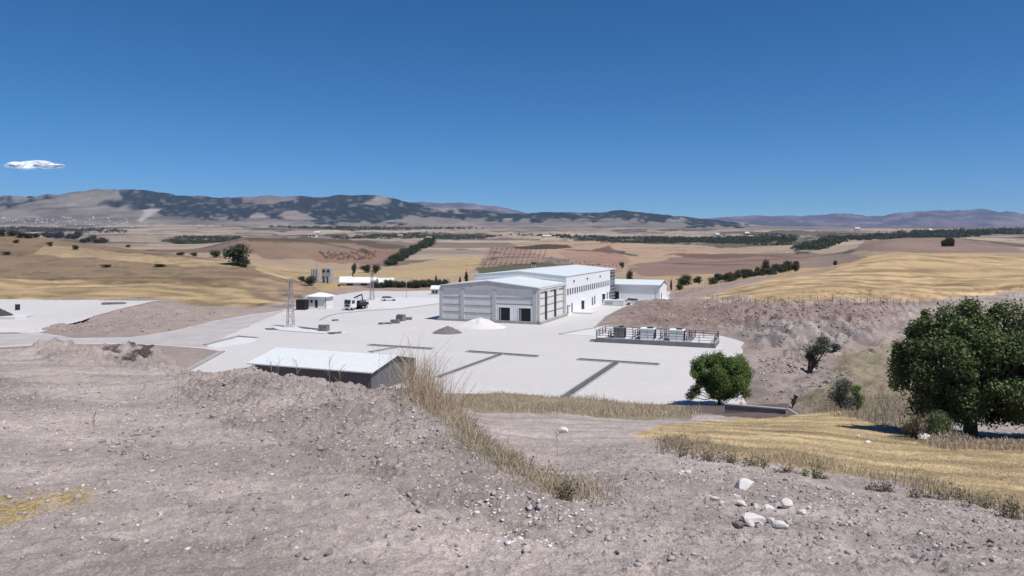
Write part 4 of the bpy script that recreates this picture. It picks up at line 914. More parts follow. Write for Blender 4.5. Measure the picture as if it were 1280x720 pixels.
# spikes of young shoots on its left shoulder are part of the clumps; the round tree at the yard's edge
sp_ = G(899, 506.5, 60)
cl = clumps_in(lambda p: (p[0]*3.1+.15, p[1]*2.8, 3.3+p[2]*2.2), 95, 22, .35, .78)
cl += [(-2.6,0,1.7,.6),(-3.0,.2,1.2,.45),(2.7,0,1.6,.6),(2.4,.2,4.2,.5),(.0,0,5.3,.5)]
big_tree('round_tree', sp_, 1.2, cl, 62000, .078, leaf_mid, 'round bright green tree at the near right corner of the concrete yard', 'tree', 5, .17)
def bush(px, py, wpx, hpx, lm, label, seed, n_=2600, name='shrub', dmin=6, size=None, group=None, lean=0, cat='shrub', stem=True, flatc=False):
    q = G(px, py, dmin); k = q.y / F; w_ = wpx*k/2; h_ = hpx*k
    root = empty(name, q, 0, label, cat, group); rs = random.Random(seed); cs_ = []
    for i in range(11):
        t = rs.random(); a_ = rs.uniform(0,6.28); r_ = w_*(.75 - .4*t)*rs.random()**.5
        cs_.append((r_*math.cos(a_)+lean*t*h_, r_*math.sin(a_), h_*(.2+.62*t), w_*rs.uniform(.3,.45)))
    if stem:
        m = MB()
        for c_ in cs_[:6]: m.tube((0,0,-.1), c_[:3], .03*h_+.01, .008*h_+.004, 5)
        m.build('stem', bark, root)
    V_, F_ = leaves([c[:3] for c in cs_], [c[3] for c in cs_], n_, size or max(.04, .9*k), seed)
    np_mesh('foliage', V_, F_, lm, root); return root
bush(1054, 509, 48, 42, leaf_olive, 'low grey green shrub on the slope left of the big tree', 31, 4500, dmin=50)
bush(1072, 508, 22, 34, leaf_mid, 'upright green shrub touching the grey green shrub on the slope', 32, 2000, dmin=50)
bush(1010, 462, 34, 55, leaf_olive, 'leaning bush with dark stem on the quarried bank', 33, 4200, dmin=80, lean=.42)
bush(990, 511, 8, 20, leaf_brown, 'small dry brown bush behind the end of the low wall', 34, 900, dmin=50, lean=.3)
bush(1044, 438, 16, 10, leaf_olive, 'small low shrub on the bank right of the leaning bush', 35, 700, dmin=80)
def weed(px, py, wpx, hpx, lm, label, seed):
    q = G(px, py, 6); k = q.y / F; w_ = wpx*k/2; h_ = hpx*k; rs = np.random.RandomState(seed)
    root = empty('weed', q, 0, label, 'weed', 'weeds along the track verge'); m = MB(); C = []
    for i in range(16):
        bx_ = rs.uniform(-.85,.85)*w_; by_ = rs.uniform(-.3,.3)*w_; bz = surf(q.x+bx_, q.y+by_) - q.z - .02; hh = h_*rs.uniform(.35,1.05)*(1 - .5*abs(bx_/w_))
        e = Vector((bx_ + rs.normal(0,.22)*hh, by_ + rs.normal(0,.22)*hh, bz + hh)); m.tube((bx_,by_,bz), e, .006, .003, 3)
        for j in range(22): t = rs.uniform(.15,1.05); C.append(Vector((bx_,by_,bz)).lerp(e, t) + Vector(rs.normal(0,.16*hh+.02,3)))
    m.build('stem', straw_b, root)
    V_, F_ = leaves([c[:] for c in C], [.02]*len(C), int(len(C)*1.6), .010 + .0006*q.y, seed); np_mesh('foliage', V_, F_, lm, root); return root
straw_b = leaf_mat('dry_straw_brown', (.34,.26,.18), (.54,.43,.30), .9, .3)
weed_dry = leaf_mat('weed_dry', (.15,.13,.085), (.34,.29,.20), .9, .2); weed_green = leaf_mat('weed_green', (.10,.12,.05), (.22,.24,.11), .9, .2)
for i, (px_, py_, w_, h_, lm, lb) in enumerate([(838,567,38,28,leaf_olive,'grey green weed clump at the left end of the track verge'),(868,574,34,22,leaf_olive,'low weed clump on the track verge, second from the left end'),(898,577,30,17,leaf_brown,'brown weed clump on the verge above the white rocks'),(936,582,34,15,leaf_mid,'small green weed clump on the verge above the large white rock'),(985,590,22,10,leaf_olive,'tiny weed clump on the verge, right of the green one'),(1020,597,24,14,leaf_mid,'small leafy green weed right of the white rocks on the verge'),
      (1190,628,26,20,leaf_brown,'dry brown weed clump on the verge near the right edge'),(1225,640,34,20,leaf_olive,'greenish weed clump on the verge close to the right edge'),(1268,652,26,30,leaf_brown,'dark branching weed at the right edge of the photo'),(1100,612,22,10,leaf_brown,'flat brown weed patch on the verge below the straw field'),(1150,622,24,13,leaf_olive,'low olive weed on the verge below the big tree')]):
    weed(px_, py_, w_*1.5, h_*1.15, weed_green if lm is leaf_mid else weed_dry, lb, 50+i)
bush(1140, 548, 40, 30, leaf_brown, 'reddish brown undergrowth at the left foot of the big tree', 71, 2400, dmin=36)
bush(1175, 549, 46, 34, leaf_dark, 'dark low bush against the trunk of the big tree', 72, 3000, dmin=36)
# far bushes on the hill and in the fields: one prototype, copied
def far_tree_proto(name, kind, lm, seed, n_=700):
    root = empty(name, (0,0,-500), 0, 'x', 'tree'); rs = random.Random(seed)
    if kind == 'round':
        cs_ = [(rs.uniform(-.25,.25), rs.uniform(-.25,.25), rs.uniform(.16,.70), rs.uniform(.22,.32)) for _ in range(11)]; MB().tube((0,0,-.1),(0,0,.2),.04,.03,6).build('trunk', bark, root)
    else:
        cs_ = [(0,0,.12+.085*i, .13*(1-abs(i-3)/9.0)*(1 if i < 8 else .6)) for i in range(11)]; MB().tube((0,0,-.1),(0,0,.3),.03,.02,6).build('trunk', bark, root)
    V_, F_ = leaves([c[:3] for c in cs_], [c[3] for c in cs_], n_, .05, seed); np_mesh('crown', V_, F_, lm, root); return root
protoR = [far_tree_proto('round_bush', 'round', leaf_far, 80+i, 1500) for i in range(3)]; protoC = far_tree_proto('cypress', 'tall', leaf_far, 90, 600)
protoO = far_tree_proto('olive_tree', 'round', leaf_olive, 95, 160)
used = set()
def place(pr, px, py, wpx, hpx, label, group, dmin=180, cat='tree', name=None):
    q = G(px, py, dmin); k = q.y / F
    if id(pr) in used: o = copy_tree(pr)
    else: used.add(id(pr)); o = pr
    o.location = q; o.rotation_euler = (0,0,rng.uniform(0,6)); o.scale = (wpx*k, wpx*k, hpx*k); o['label'] = label; o['category'] = cat
    if group: o['group'] = group
    return o
for (a_, b_, w_, h_, lb) in [(293,331,34,27,'large dark round bush on the crest of the left hill'),(268,322,16,10,'smaller dark bush left of the large round bush on the hill crest'),(307,334,14,14,'dark bush touching the right side of the large hill bush'),
    (386,356,17,13,'dark bushy tree in front of the batching plant'),(377,352,9,8,'small bush left of the batching plant'),
    (457,341,16,11,'dark round tree beyond the farm sheds, left of a pair'),(470,342,12,12,'dark round tree beyond the farm sheds, right of a pair'),(442,342,7,14,'slim tree beyond the farm sheds'),
    (777,335,7,8,'small round tree in the field right of the long hall roof'),(787,351,10,14,'dense dark tree rising behind the rear store'),(994,340,10,13,'dark round tree on the ploughed field in front of the yellow hill'),(1044,332,6,7,'small tree at the foot of the yellow hill'),
    (856,357,22,14,'dark tree right of the rear store, largest of its line'),(872,353,13,9,'dark tree right of the largest one beyond the rear store'),(957,341,11,18,'dark tree at the top of the wooded slope'),(849,362,10,8,'low bush beside the rear store fence')]:
    place(protoR[rng.randrange(3)], a_, b_, w_, h_, lb, None, 200)
for (a_, b_, w_, h_, lb) in [(839,363,6,17,'narrow cypress at the right end of the rear store'),(874,355,6,10,'narrow cypress on the wooded slope beyond the store'),(583,354,10,17,'broad cypress just above the left end of the hall roofs'),(575,357,7,12,'smaller cypress left of the broad one above the hall roof'),(545,357,7,15,'cypress at the right end of the tree belt'),(441,349,4,12,'thin cypress behind the farm sheds')]:
    place(protoC, a_, b_, w_*1.6, h_, lb, None, 240)
lbh = 'dark round bush in the row on the crest of the left hill'
for i in range(18):
    px_ = [-12,2,14,27,36,44,56,63,70,76,86,92,98,104,109,116,122,130][i]; py_ = 294 + (px_>0)*px_*.075 + rng.uniform(-1.5,1.5)
    place(protoR[i%3], px_, py_, rng.uniform(9,15), rng.uniform(6,10), 'dark bush on the crest of the left hill, ' + nth(i) + ' from the left', 'bushes along the crest of the left hill', 300, 'bush')
for i, (a_, b_, w_, h_) in enumerate(sorted([(20,304,8,5),(62,308,8,6),(95,312,9,6),(8,318,10,4),(133,334,14,4),(200,334,16,4),(225,319,12,4),(242,320,10,5),(160,310,7,4)])):
    place(protoR[rng.randrange(3)], a_, b_, w_, h_, 'small low scrub bush on the dry grass of the left hill, ' + nth(i) + ' from the left', 'scrub bushes on the left hill', 195, 'bush')
for i in range(34):
    px_ = 468 + i*2.7 + rng.uniform(-1.5,1.5); py_ = 360.5 - .3*(i%4)
    place(protoR[i%3], px_, py_, rng.uniform(8,12), rng.uniform(6,11), 'dark tree of the belt along the far edge of the yard, ' + nth(i) + ' from the left', 'trees of the belt behind the yard', 255)
for i in range(40):     # wooded slope at right of the store
    t = i/39.; px_ = 893 + 100*t + rng.uniform(-4,4); py_ = 353 - 17*t + rng.uniform(-2,3)
    place(protoR[i%3], px_, py_, rng.uniform(8,14), rng.uniform(6,11), 'dark bush in the thicket climbing beside the yellow hill, ' + nth(i) + ' from its lower left end', 'bushes of the thicket by the yellow hill', 262, 'bush')
for i in range(40):     # winding grove in the valley
    t = (i + rng.random())/40.; px_ = 484 + 58*t + rng.uniform(-5,5); py_ = 334 - 30*t**.8 + rng.uniform(-2,2)
    place(protoR[i%3], px_, py_, rng.uniform(12,17), rng.uniform(6,9), 'dark tree of the grove winding up the valley, ' + nth(i) + ' from its lower end', 'trees of the valley grove', 300)
no = 0
for r_ in range(12):    # orchard rows
    for c_ in range(14):
        if rng.random() < .08: continue
        px_ = 601 + r_*6.6 + (c_)*( .9 - r_*.03) + 3; py_ = 335 - c_*1.9 - r_*.25
        place(protoO, px_, py_, 3.2, 2.3, 'small orchard tree in the reddish field, ' + nth(r_) + ' row from the left, ' + nth(c_) + ' from the front', 'trees of the orchard rows', 420); no += 1
for i in range(60):     # second orchard
    px_ = 400 + (i + rng.random())*70/60.; py_ = 316 + rng.uniform(0,9); place(protoO, px_, py_, 5, 4, 'small fruit tree in the brown field left of the grove, ' + nth(i) + ' from the left', 'trees of the left orchard', 420)
for i in range(26):
    px_ = 690 + i*5.1 + rng.uniform(-2,2); py_ = 325 + i*.55 + rng.uniform(-2,2)
    if px_ < 780: place(protoO, px_, py_, 4, 3.5, 'small fruit tree in the field behind the long hall, ' + nth(i) + ' from the left', 'fruit trees behind the long hall', 420)
for i in range(16):
    place(protoR[i%3], 1178 + (i + .5*rng.random())*14/16., 304 + rng.uniform(0,8), 5, 8, 'dark tree in the small cluster on the brown right hill, ' + nth(i) + ' from the left', 'tree cluster on the brown right hill', 500)
# distant woods: uncountable masses
def wood(polys, n_, seed, s0, s1, dmin, lm):
    rs = np.random.RandomState(seed); pts = []
    for pl in polys:
        xs = [p[0] for p in pl]; ys = [p[1] for p in pl]; c_ = 0
        pp = rs.uniform(min(xs), max(xs), 4000), rs.uniform(min(ys), max(ys), 4000); ok = inpoly(pp[0], pp[1], pl)
        for a_, b_ in list(zip(pp[0][ok], pp[1][ok]))[:n_]:
            q = at(a_, b_, dmin); q.z = surf(q.x, q.y); pts.append((q, rs.uniform(s0, s1)*q.y/F))
    Vs = []; 
    for q, s in pts:
        V_, _ = leaves([(0,0,.5),(0.35,.2,.35),(-.4,-.1,.35)], [.5,.35,.35], 26, .20, rs.randint(1e6)); Vs.append(V_*s + np.array(q))
    Vs = np.concatenate(Vs); o = np_mesh('distant_wood', Vs, np.arange(len(Vs)).reshape(-1,4), lm); return o
o = wood([[(988,312),(1040,297),(1140,293),(1270,293),(1060,302),(1030,313)],[(1140,292),(1280,288),(1280,294),(1140,297)]], 900, 7, 3, 5.5, 700, leaf_far); tag(o, 'dark wood across the valley floor left of the brown hill', 'wood', None, 'stuff')
o = wood([[(640,293),(760,297),(900,297),(1000,294),(990,303),(880,305),(760,304)],[(800,300),(1000,297),(990,306),(900,306)]], 900, 8, 2.2, 4.2, 900, leaf_far); tag(o, 'scattered dark groves across the middle of the far valley', 'wood', None, 'stuff')
o = wood([[(-40,286),(60,286),(150,288),(160,291),(-40,291)],[(200,301),(240,297),(308,298),(280,303),(225,305)],[(400,296),(520,293),(640,296),(600,299),(450,300)],[(330,284),(440,285),(620,286),(440,289)]], 420, 9, 2, 3.8, 500, leaf_far); tag(o, 'dark strips of woodland in the far valley at left', 'wood', None, 'stuff')

# ---- grass
for i, (px_, py_, w_, h_, lb) in enumerate([(600,566,26,34,'dry weed standing in the upper part of the grass on the heap shoulder'),(628,586,30,40,'broad dry weed in the middle of the grass on the heap shoulder'),(655,596,28,34,'greyish dry weed low on the heap shoulder grass'),(684,606,26,30,'dry weed at the right end of the heap shoulder grass'),(706,622,22,34,'last thin dry weed at the foot of the heap'),(575,536,22,30,'dry weed among the tall grass at the top of the heap')]):
    weed(px_, py_, w_, h_, weed_dry, lb, 400+i)
def blades(name, pts, h0, h1, wd, lm, seed, lean=.5, nb=7, spread=.12):
    rs = np.random.RandomState(seed); pts = np.asarray(pts); n_ = len(pts)*nb; b0 = np.repeat(pts, nb, 0)
    b0[:, :2] += rs.normal(0, spread, (n_,2)); b0[:,2] = surfa(b0[:,0], b0[:,1]) - .01
    a_ = rs.uniform(0, 6.28, n_); hh = rs.uniform(h0, h1, n_)*rs.uniform(.6,1.1,n_)*(.25 + 1.15*vnoise(b0[:,0]*.9, b0[:,1]*.9, seed)*vnoise(b0[:,0]*.25, b0[:,1]*.25, seed+5)*2); ln = rs.uniform(.05, lean, n_)*hh
    dr = np.stack([np.cos(a_), np.sin(a_), 0*a_], 1); sa = rs.uniform(0, 6.28, n_); sd_ = np.stack([np.cos(sa), np.sin(sa), 0*sa], 1)*wd/2
    mid_ = b0 + dr*ln[:,None]*.3; mid_[:,2] += hh*.55; tp_ = b0 + dr*ln[:,None]; tp_[:,2] += hh
    V_ = np.stack([b0-sd_, b0+sd_, mid_+sd_, mid_-sd_, tp_+sd_*.9, tp_-sd_*.9], 1).reshape(-1,3)
    k = np.arange(n_)[:,None]*6; Fq = np.concatenate([k+np.array([[0,1,2,3]]), k+np.array([[3,2,4,5]])], 0)
    o = np_mesh(name, V_, Fq, lm); return o
def scatter(poly, n_, seed, dmin=4.5, dmax=90):
    rs = np.random.RandomState(seed); xs = [p[0] for p in poly]; ys = [p[1] for p in poly]; out = []
    wv = []
    # world outline through the ground, then scatter evenly in the world
    for p in poly: q = at(p[0], p[1], dmin); wv.append((q.x, q.y))
    X0, X1 = min(p[0] for p in wv), max(p[0] for p in wv); Y0, Y1 = min(p[1] for p in wv), max(p[1] for p in wv)
    tot = 0
    while tot < n_:
        a_ = rs.uniform(X0, X1, 20000); b_ = rs.uniform(Y0, Y1, 20000); ok = inpoly(a_, b_, wv); out.append(np.stack([a_[ok], b_[ok], 0*a_[ok]], 1)); tot += ok.sum()
    return np.concatenate(out)[:n_]
straw = leaf_mat('dry_straw', (.46,.365,.25), (.66,.55,.415), .9, .3)
straw_b = leaf_mat('dry_straw_brown', (.34,.26,.18), (.54,.43,.30), .9, .3)
straw_g = leaf_mat('dry_straw_green', (.33,.27,.185), (.58,.49,.36), .9, .3)
# ridge grass: follow the crest of the heap from (515,485) to (712,625)
cr_pts = [(515,489,13.2),(540,499,12.7),(556,510,12.2),(572,532,11.6),(590,556,10.8),(606,574,10.2),(630,590,9.5),(655,598,9.1),(685,608,8.6),(706,618,8.2)]
rs_ = np.random.RandomState(5); ridge = []
for i in range(len(cr_pts)-1):
    for _ in range(110):
        t = rs_.rand(); px_ = cr_pts[i][0]*(1-t)+cr_pts[i+1][0]*t; d = cr_pts[i][2]*(1-t)+cr_pts[i+1][2]*t + abs(rs_.normal(0,1.0)) - .2
        ridge.append(((px_-640 + rs_.normal(0,13) + 16*abs(rs_.normal(0,1))*(px_ > 560))/F*d, d, 0))
ridge = np.array(ridge); rsel = rs_.rand(len(ridge)); pxr = 640 + F*ridge[:,0]/ridge[:,1]
o = blades('dry_grass', ridge[(pxr < 600) & (rsel < .8)], .2, .66, .006, straw, 1, .7, 9, .16); tag(o, 'tall dry straw coloured grass along the top of the rubble heap', 'grass', None, 'stuff')
o = blades('dry_grass', ridge[(pxr >= 585) & (rsel < .85)], .14, .52, .007, straw_g, 2, 1.0, 13, .2); tag(o, 'shorter greyish dry grass on the right shoulder of the rubble heap', 'grass', None, 'stuff')
o = blades('dry_grass', scatter([(530,486),(600,487),(700,498),(870,510),(870,522),(760,522),(640,516),(560,508)], 3000, 3, 20), .15, .45, .025, straw, 3, .5, 6, .35); tag(o, 'dry straw grass strip along the near edge of the yard', 'grass', None, 'stuff')
o = blades('dry_grass', scatter([(800,556),(900,528),(1060,518),(1120,545),(1290,552),(1290,640),(1180,612),(1080,592),(960,574)], 4500, 4, 11), .02, .08, .012, straw, 4, .6, 5, .4); tag(o, 'short cut straw stubble of the field left of the big tree', 'stubble', None, 'stuff')
o = blades('dry_grass', scatter([(820,560),(960,580),(1080,600),(1180,622),(1285,655),(1285,640),(1180,610),(1080,590),(960,570),(830,548)], 600, 5, 9), .06, .30, .008, straw_g, 5, .6, 8, .15); tag(o, 'ragged dry grass verge between the dirt track and the straw field', 'grass', None, 'stuff')
o = blades('dry_grass', scatter([(985,512),(1060,490),(1130,480),(1200,545),(1110,538),(1050,520)], 1300, 6, 36), .15, .45, .03, straw_g, 6, .5, 5, .5); tag(o, 'olive dry grass on the slope left of the big tree', 'grass', None, 'stuff')
o = blades('dry_grass', scatter([(1165,552),(1290,552),(1290,570),(1180,566)], 900, 16, 30), .2, .5, .03, straw, 7, .5, 6, .3); tag(o, 'dry golden grass at the foot of the big tree', 'grass', None, 'stuff')
st_pts = scatter([(-60,636),(60,618),(112,615),(108,633),(40,646),(-60,668)], 1800, 7, 4.5); st_pts[:, :2] += np.random.RandomState(2).normal(0, .10, (1800, 2)); st_pts = st_pts[vnoise(st_pts[:,0]*2.2, st_pts[:,1]*2.2, 77) > .22]
o = blades('straw_mat', st_pts, .01, .035, .006, leaf_mat('fresh_straw', (.50,.38,.19), (.68,.54,.30), .9, .2), 8, 4.0, 7, .06); tag(o, 'flat mat of yellow straw on the dirt at the lower left', 'straw', None, 'stuff')
# single dead stalks standing on the heap
k_ = 0
for (px_, py_, h_) in [(347,474,.55),(340,472,.4),(372,475,.45),(412,478,.55),(424,478,.4),(222,505,.6),(287,520,.45),(118,536,.3),(697,566,.6),(517,492,.6),(640,525,.5)]:
    q = G(px_, py_ + 6, 5); k_ += 1
    root = empty('dead_stalk', q, rng.uniform(0,6), ['2nd dead weed stalk from the left end of the row on the heap crest','leftmost dead weed stalk of the row on the heap crest','3rd dead weed stalk from the left on the heap crest','4th dead weed stalk from the left on the heap crest','5th dead weed stalk from the left on the heap crest','thin dead stalk on bare dirt just left of the heap','thin dead stalk at the left foot of the heap','short dead stalk alone on the bare dirt far left','tall dead stalk right of the grassy heap shoulder','dead stalk among the tall grass on the heap','dead stalk above the grass strip right of the heap'][k_-1], 'stalk', 'dead weed stalks on the near ground')
    m = MB(); m.tube((0,0,-.03),(.03,0,h_),.006,.003,4)
    for j in range(7):
        t = .3 + .1*j; a_ = rng.uniform(0,6.28); m.tube((.03*t,0,h_*t),(.03*t+.11*math.cos(a_),.11*math.sin(a_),h_*t+.12),.004,.002,3)
    m.build('stem', straw_b, root)
# ------------------------------------------------------------------ stones
def rock_mesh(seed, sub=2, amp=.32):
    bm = bmesh.new(); bmesh.ops.create_icosphere(bm, subdivisions=sub, radius=1); r = random.Random(seed)
    pl = [(Vector((r.gauss(0,1), r.gauss(0,1), r.gauss(0,1))).normalized(), r.uniform(.5,.85)) for _ in range(9)]
    for v in bm.verts:
        for nn, d in pl:
            e = v.co.dot(nn) - d
            if e > 0: v.co -= nn*e*.95
        v.co *= 1 + r.uniform(-.03,.03)
    me = bpy.data.meshes.new('rock'); bm.to_mesh(me); bm.free(); return me
wst = mat('white_stone', (.62,.59,.56), .9, .10, 7, bump=.01); bst = mat('brown_stone', (.20,.165,.15), .9, .2, 7, bump=.01); gst = mat('grey_stone', (.45,.42,.41), .9, .15, 7, bump=.01)
def rock(px, py, wpx, hpx, m, label, seed, dmin=4.5, group=None, name='rock'):
    q = G(px, py, dmin); k = q.y/F; me = rock_mesh(seed); me.materials.append(m); o = bpy.data.objects.new(name, me); COL.objects.link(o)
    o.scale = (wpx*k*.58, wpx*k*.5, hpx*k*.62); o.rotation_euler = (0,0,random.Random(seed).uniform(0,6.28) if hpx < wpx*.6 else 0); o.location = q + Vector((0, wpx*k*.3, hpx*k*.28))
    return tag(o, label, 'rock', group)
gW = 'white rocks on the dirt track'
for i, (a_, b_, w_, h_, m_, lb) in enumerate([(932,612,24,15,wst,'large wedge shaped white rock standing alone above the rock cluster'),(944,656,30,15,wst,'largest pale rock in the middle of the rock cluster'),(940,661,15,8,wst,'flat white rock leaning on the front of the largest cluster rock'),(977,666,19,12,wst,'tilted white rock at the lower right of the cluster'),(985,640,13,13,wst,'upright white rock with brown foot right of the cluster'),(961,640,15,8,wst,'flat white rock above the middle of the cluster'),(946,638,9,8,wst,'small white rock just above the largest cluster rock'),
     (928,635,14,6,wst,'flat pale rock left above the cluster'),(894,628,11,7,wst,'small white rock at the left above the cluster'),(902,631,7,4,wst,'pebble sized white rock beside the small left one'),(922,626,8,4,wst,'small flat white rock above the flat pale one'),(1004,645,10,7,wst,'small white rock right of the upright one'),(1012,642,8,5,wst,'small white rock furthest right of the cluster'),(965,655,9,7,wst,'small white rock touching the right of the largest cluster rock'),(952,660,9,7,wst,'small white chip in front of the cluster'),(988,658,9,6,gst,'dull grey rock behind the tilted white one'),(924,663,14,10,bst,'dark brown rock at the lower left of the cluster'),
     (967,624,7,4,wst,'tiny white rock above the cluster'),(861,590,8,5,wst,'small white rock far up the track'),(853,589,7,3,wst,'flat white chip next to the small rock far up the track'),(850,594,6,3,wst,'tiny white chip below the small rock far up the track')]):
    rock(a_, b_, w_, h_, m_, lb, 200+i, 5, gW)
rock(705,543,13,9,wst,'bright white rock alone on the slope right of the grassy heap',240,12)
rock(1158,550,18,9,wst,'white rubble lump at the left foot of the big tree',241,30); rock(1150,549,8,6,wst,'small white rubble lump left of the larger one by the big tree',242,30)
rock(1074,548,5,4,wst,'small white rock on the straw field',243,20); rock(1086,554,9,4,wst,'flat white rock on the straw field',244,20)
rock(929,509,8,6,wst,'small white rock under the round tree, beside the low wall',245,50); rock(908,512,6,4,wst,'tiny white rock under the round tree',246,50); rock(360,466,1,1,gst,'small stone on top of the rubble heap',247,10) if False else None
rock(649,664,12,7,wst,'pale stone at the right foot of the rubble heap',248,5); rock(688,592,11,5,wst,'pale stone among the grass at the right end of the heap',249,6)
# low wall and plank by the round tree
wa = G(906, 515, 55); wb_ = G(982, 516, 55); zt_ = max(wa.z, wb_.z) + .45
root = empty('low_wall', wa, 0, 'low grey concrete wall right of the round tree at the yard edge', 'wall'); d = (wb_-wa); an = math.atan2(d.y, d.x); root.rotation_euler = (0,0,an)
MB().box(0, math.hypot(d.x,d.y), -.12,.12,-1.2, zt_-wa.z).build('wall', mat('wall_grey_dirty', (.25,.22,.21), .95, .2, 1), root); MB().box(-.05, math.hypot(d.x,d.y)+.05, -.18,.18,zt_-wa.z+.002, zt_-wa.z+.10).build('coping', grey_c, root)
q = G(991, 515, 45); q = Vector((q.x, wb_.y-.8, zt_)); pk = tag(MB().box(0,1.9,-.16,.16,-.05,.05).build('plank', mat('grey_plank', (.40,.36,.33), .85, .15, 3), None, wb_ + Vector((.0,-.3,.65))), 'weathered plank leaning down off the end of the low wall', 'plank')
pk.rotation_euler = (0, R(30), R(-25))
# wire fences on the right hill
post_m = mat('fence_post', (.13,.11,.10), .9, .2, 3)
def fence(pts, label, h=1.5, n_=12, dmin=100):
    ws = [G(*p, dmin) for p in pts]; root = empty('wire_fence', ws[0], 0, label, 'fence'); wire = MB(); prev = None
    seq = []
    for a_, b_ in zip(ws, ws[1:]):
        for k in range(n_): seq.append(a_.lerp(b_, k/n_))
    seq.append(ws[-1])
    for s in seq:
        s.z = surf(s.x, s.y); p = s - ws[0]; MB().tube(p - Vector((0,0,.3)), p + Vector((0,0,h)), .05, None, 5).build('post', post_m, root)
        if prev is not None:
            for hh in (.5,.95,1.4): wire.tube(prev + Vector((0,0,hh)), p + Vector((0,0,hh)), .01, None, 3)
        prev = p
    wire.build('wire', galv, root); return root
fence([(885,377),(960,378),(1060,379),(1150,382)], 'thin wire fence with dark posts below the yellow hill', 1.5, 11, 100)
fence([(846,372),(868,364),(900,356),(960,346),(990,343)], 'pale wire fence climbing beside the thicket left of the yellow hill', 1.5, 8, 175)

# scattered rubble: thousands of loose stones
def rubble(name, polys, sizes, seed, m, label, dens_pow=1):
    rs = np.random.RandomState(seed); bm = bmesh.new(); bmesh.ops.create_icosphere(bm, subdivisions=1, radius=1)
    bv = np.array([v.co[:] for v in bm.verts]); bf = np.array([[v.index for v in f.verts] for f in bm.faces]); bm.free()
    shapes = []
    for _ in range(14):               # stones broken along flat faces
        w_ = bv.copy()
        for _k in range(9):
            nn = rs.normal(size=3); nn /= np.linalg.norm(nn); e = w_ @ nn - rs.uniform(.25,.75); w_ -= np.clip(e, 0, None)[:,None]*nn
        shapes.append(w_)
    shapes = np.array(shapes)
    Vs = []; Fs = []; n0 = 0
    for (pl, n_, dmin) in polys:
        pts = scatter(pl, n_, seed + n_, dmin); 
        s = sizes[0]*(sizes[1]/sizes[0])**(rs.rand(n_)**1.9)
        z = surfa(pts[:,0], pts[:,1])
        jit = 1 + rs.uniform(-.07,.07,(n_,len(bv),1)); v = shapes[rs.randint(0,14,n_)]*1.35*jit*np.stack([rs.uniform(.7,1.3,n_), rs.uniform(.7,1.3,n_), rs.uniform(.45,.85,n_)], 1)[:,None,:]
        th = rs.uniform(0,6.28,n_); c_, s_ = np.cos(th)[:,None], np.sin(th)[:,None]
        x = v[...,0]*c_ - v[...,1]*s_; y = v[...,0]*s_ + v[...,1]*c_; v = np.stack([x,y,v[...,2]], -1)*s[:,None,None]
        v += np.stack([pts[:,0], pts[:,1], z + s*.15], 1)[:,None,:]; Vs.append(v.reshape(-1,3)); Fs.append((bf[None] + (np.arange(n_)*len(bv))[:,None,None] + n0).reshape(-1,3)); n0 += n_*len(bv)
    o = np_mesh(name, np.concatenate(Vs), np.concatenate(Fs), m); return tag(o, label, 'rubble', None, 'stuff')
stone_mix = leaf_mat('stone_mix', (.17,.15,.145), (.50,.46,.44), .95, 0)
clod_m = leaf_mat('soil_clod', (.29,.25,.235), (.42,.375,.355), .98, 0)
bank_m = leaf_mat('bank_rock', (.24,.195,.175), (.42,.365,.335), .98, 0)
stone_pale = leaf_mat('stone_pale', (.42,.39,.37), (.72,.68,.65), .95, 0)
HP = [(225,470),(330,468),(430,478),(515,492),(560,530),(600,582),(660,612),(712,640),(740,660),(640,668),(520,640),(420,580),(300,540),(240,510)]
ALL = [(-60,712),(-60,500),(200,468),(330,470),(430,482),(515,495),(600,590),(700,625),(800,600),(900,585),(1060,610),(1300,660),(1330,716)]
rubble('loose_stones', [(HP, 26000, 6), (ALL, 20000, 4.6), ([(40,440),(240,440),(250,470),(60,470)], 1500, 15), ([(700,560),(880,566),(1000,600),(1300,660),(1300,715),(760,715)], 3500, 4.6)], (.006,.036), 3, stone_mix, 'loose grey brown stones strewn over the heap and track')
LP_ = [(30,440),(130,432),(240,436),(262,466),(150,464),(60,456)]
rubble('soil_clods', [(HP, 17000, 6), (LP_, 4200, 15), ([(0,472),(50,478),(45,512),(0,512)], 160, 8), ([(140,545),(200,535),(190,575),(130,580)], 90, 6), ([(1000,600),(1300,655),(1300,715),(1080,715)], 80, 4.6)], (.010,.055), 14, clod_m, 'lumps of dug soil on the rubble heap and spoil')
rubble('bank_rubble', [([(770,396),(830,380),(900,378),(1120,380),(1110,398),(1050,440),(1000,470),(950,470),(945,425),(905,408)], 4200, 95), ([(60,412),(200,380),(300,390),(210,412),(160,420)], 900, 115), ([(950,440),(1060,440),(1060,480),(1000,500),(950,500)], 500, 75)], (.05,.34), 21, bank_m, 'broken rock lumps on the dug banks around the yard')
rubble('pale_stones', [(HP, 9500, 6), (ALL, 3200, 4.6), ([(600,610),(740,640),(760,670),(640,690),(560,650)], 350, 5)], (.006,.032), 9, stone_pale, 'loose pale limestone chips among the darker rubble')

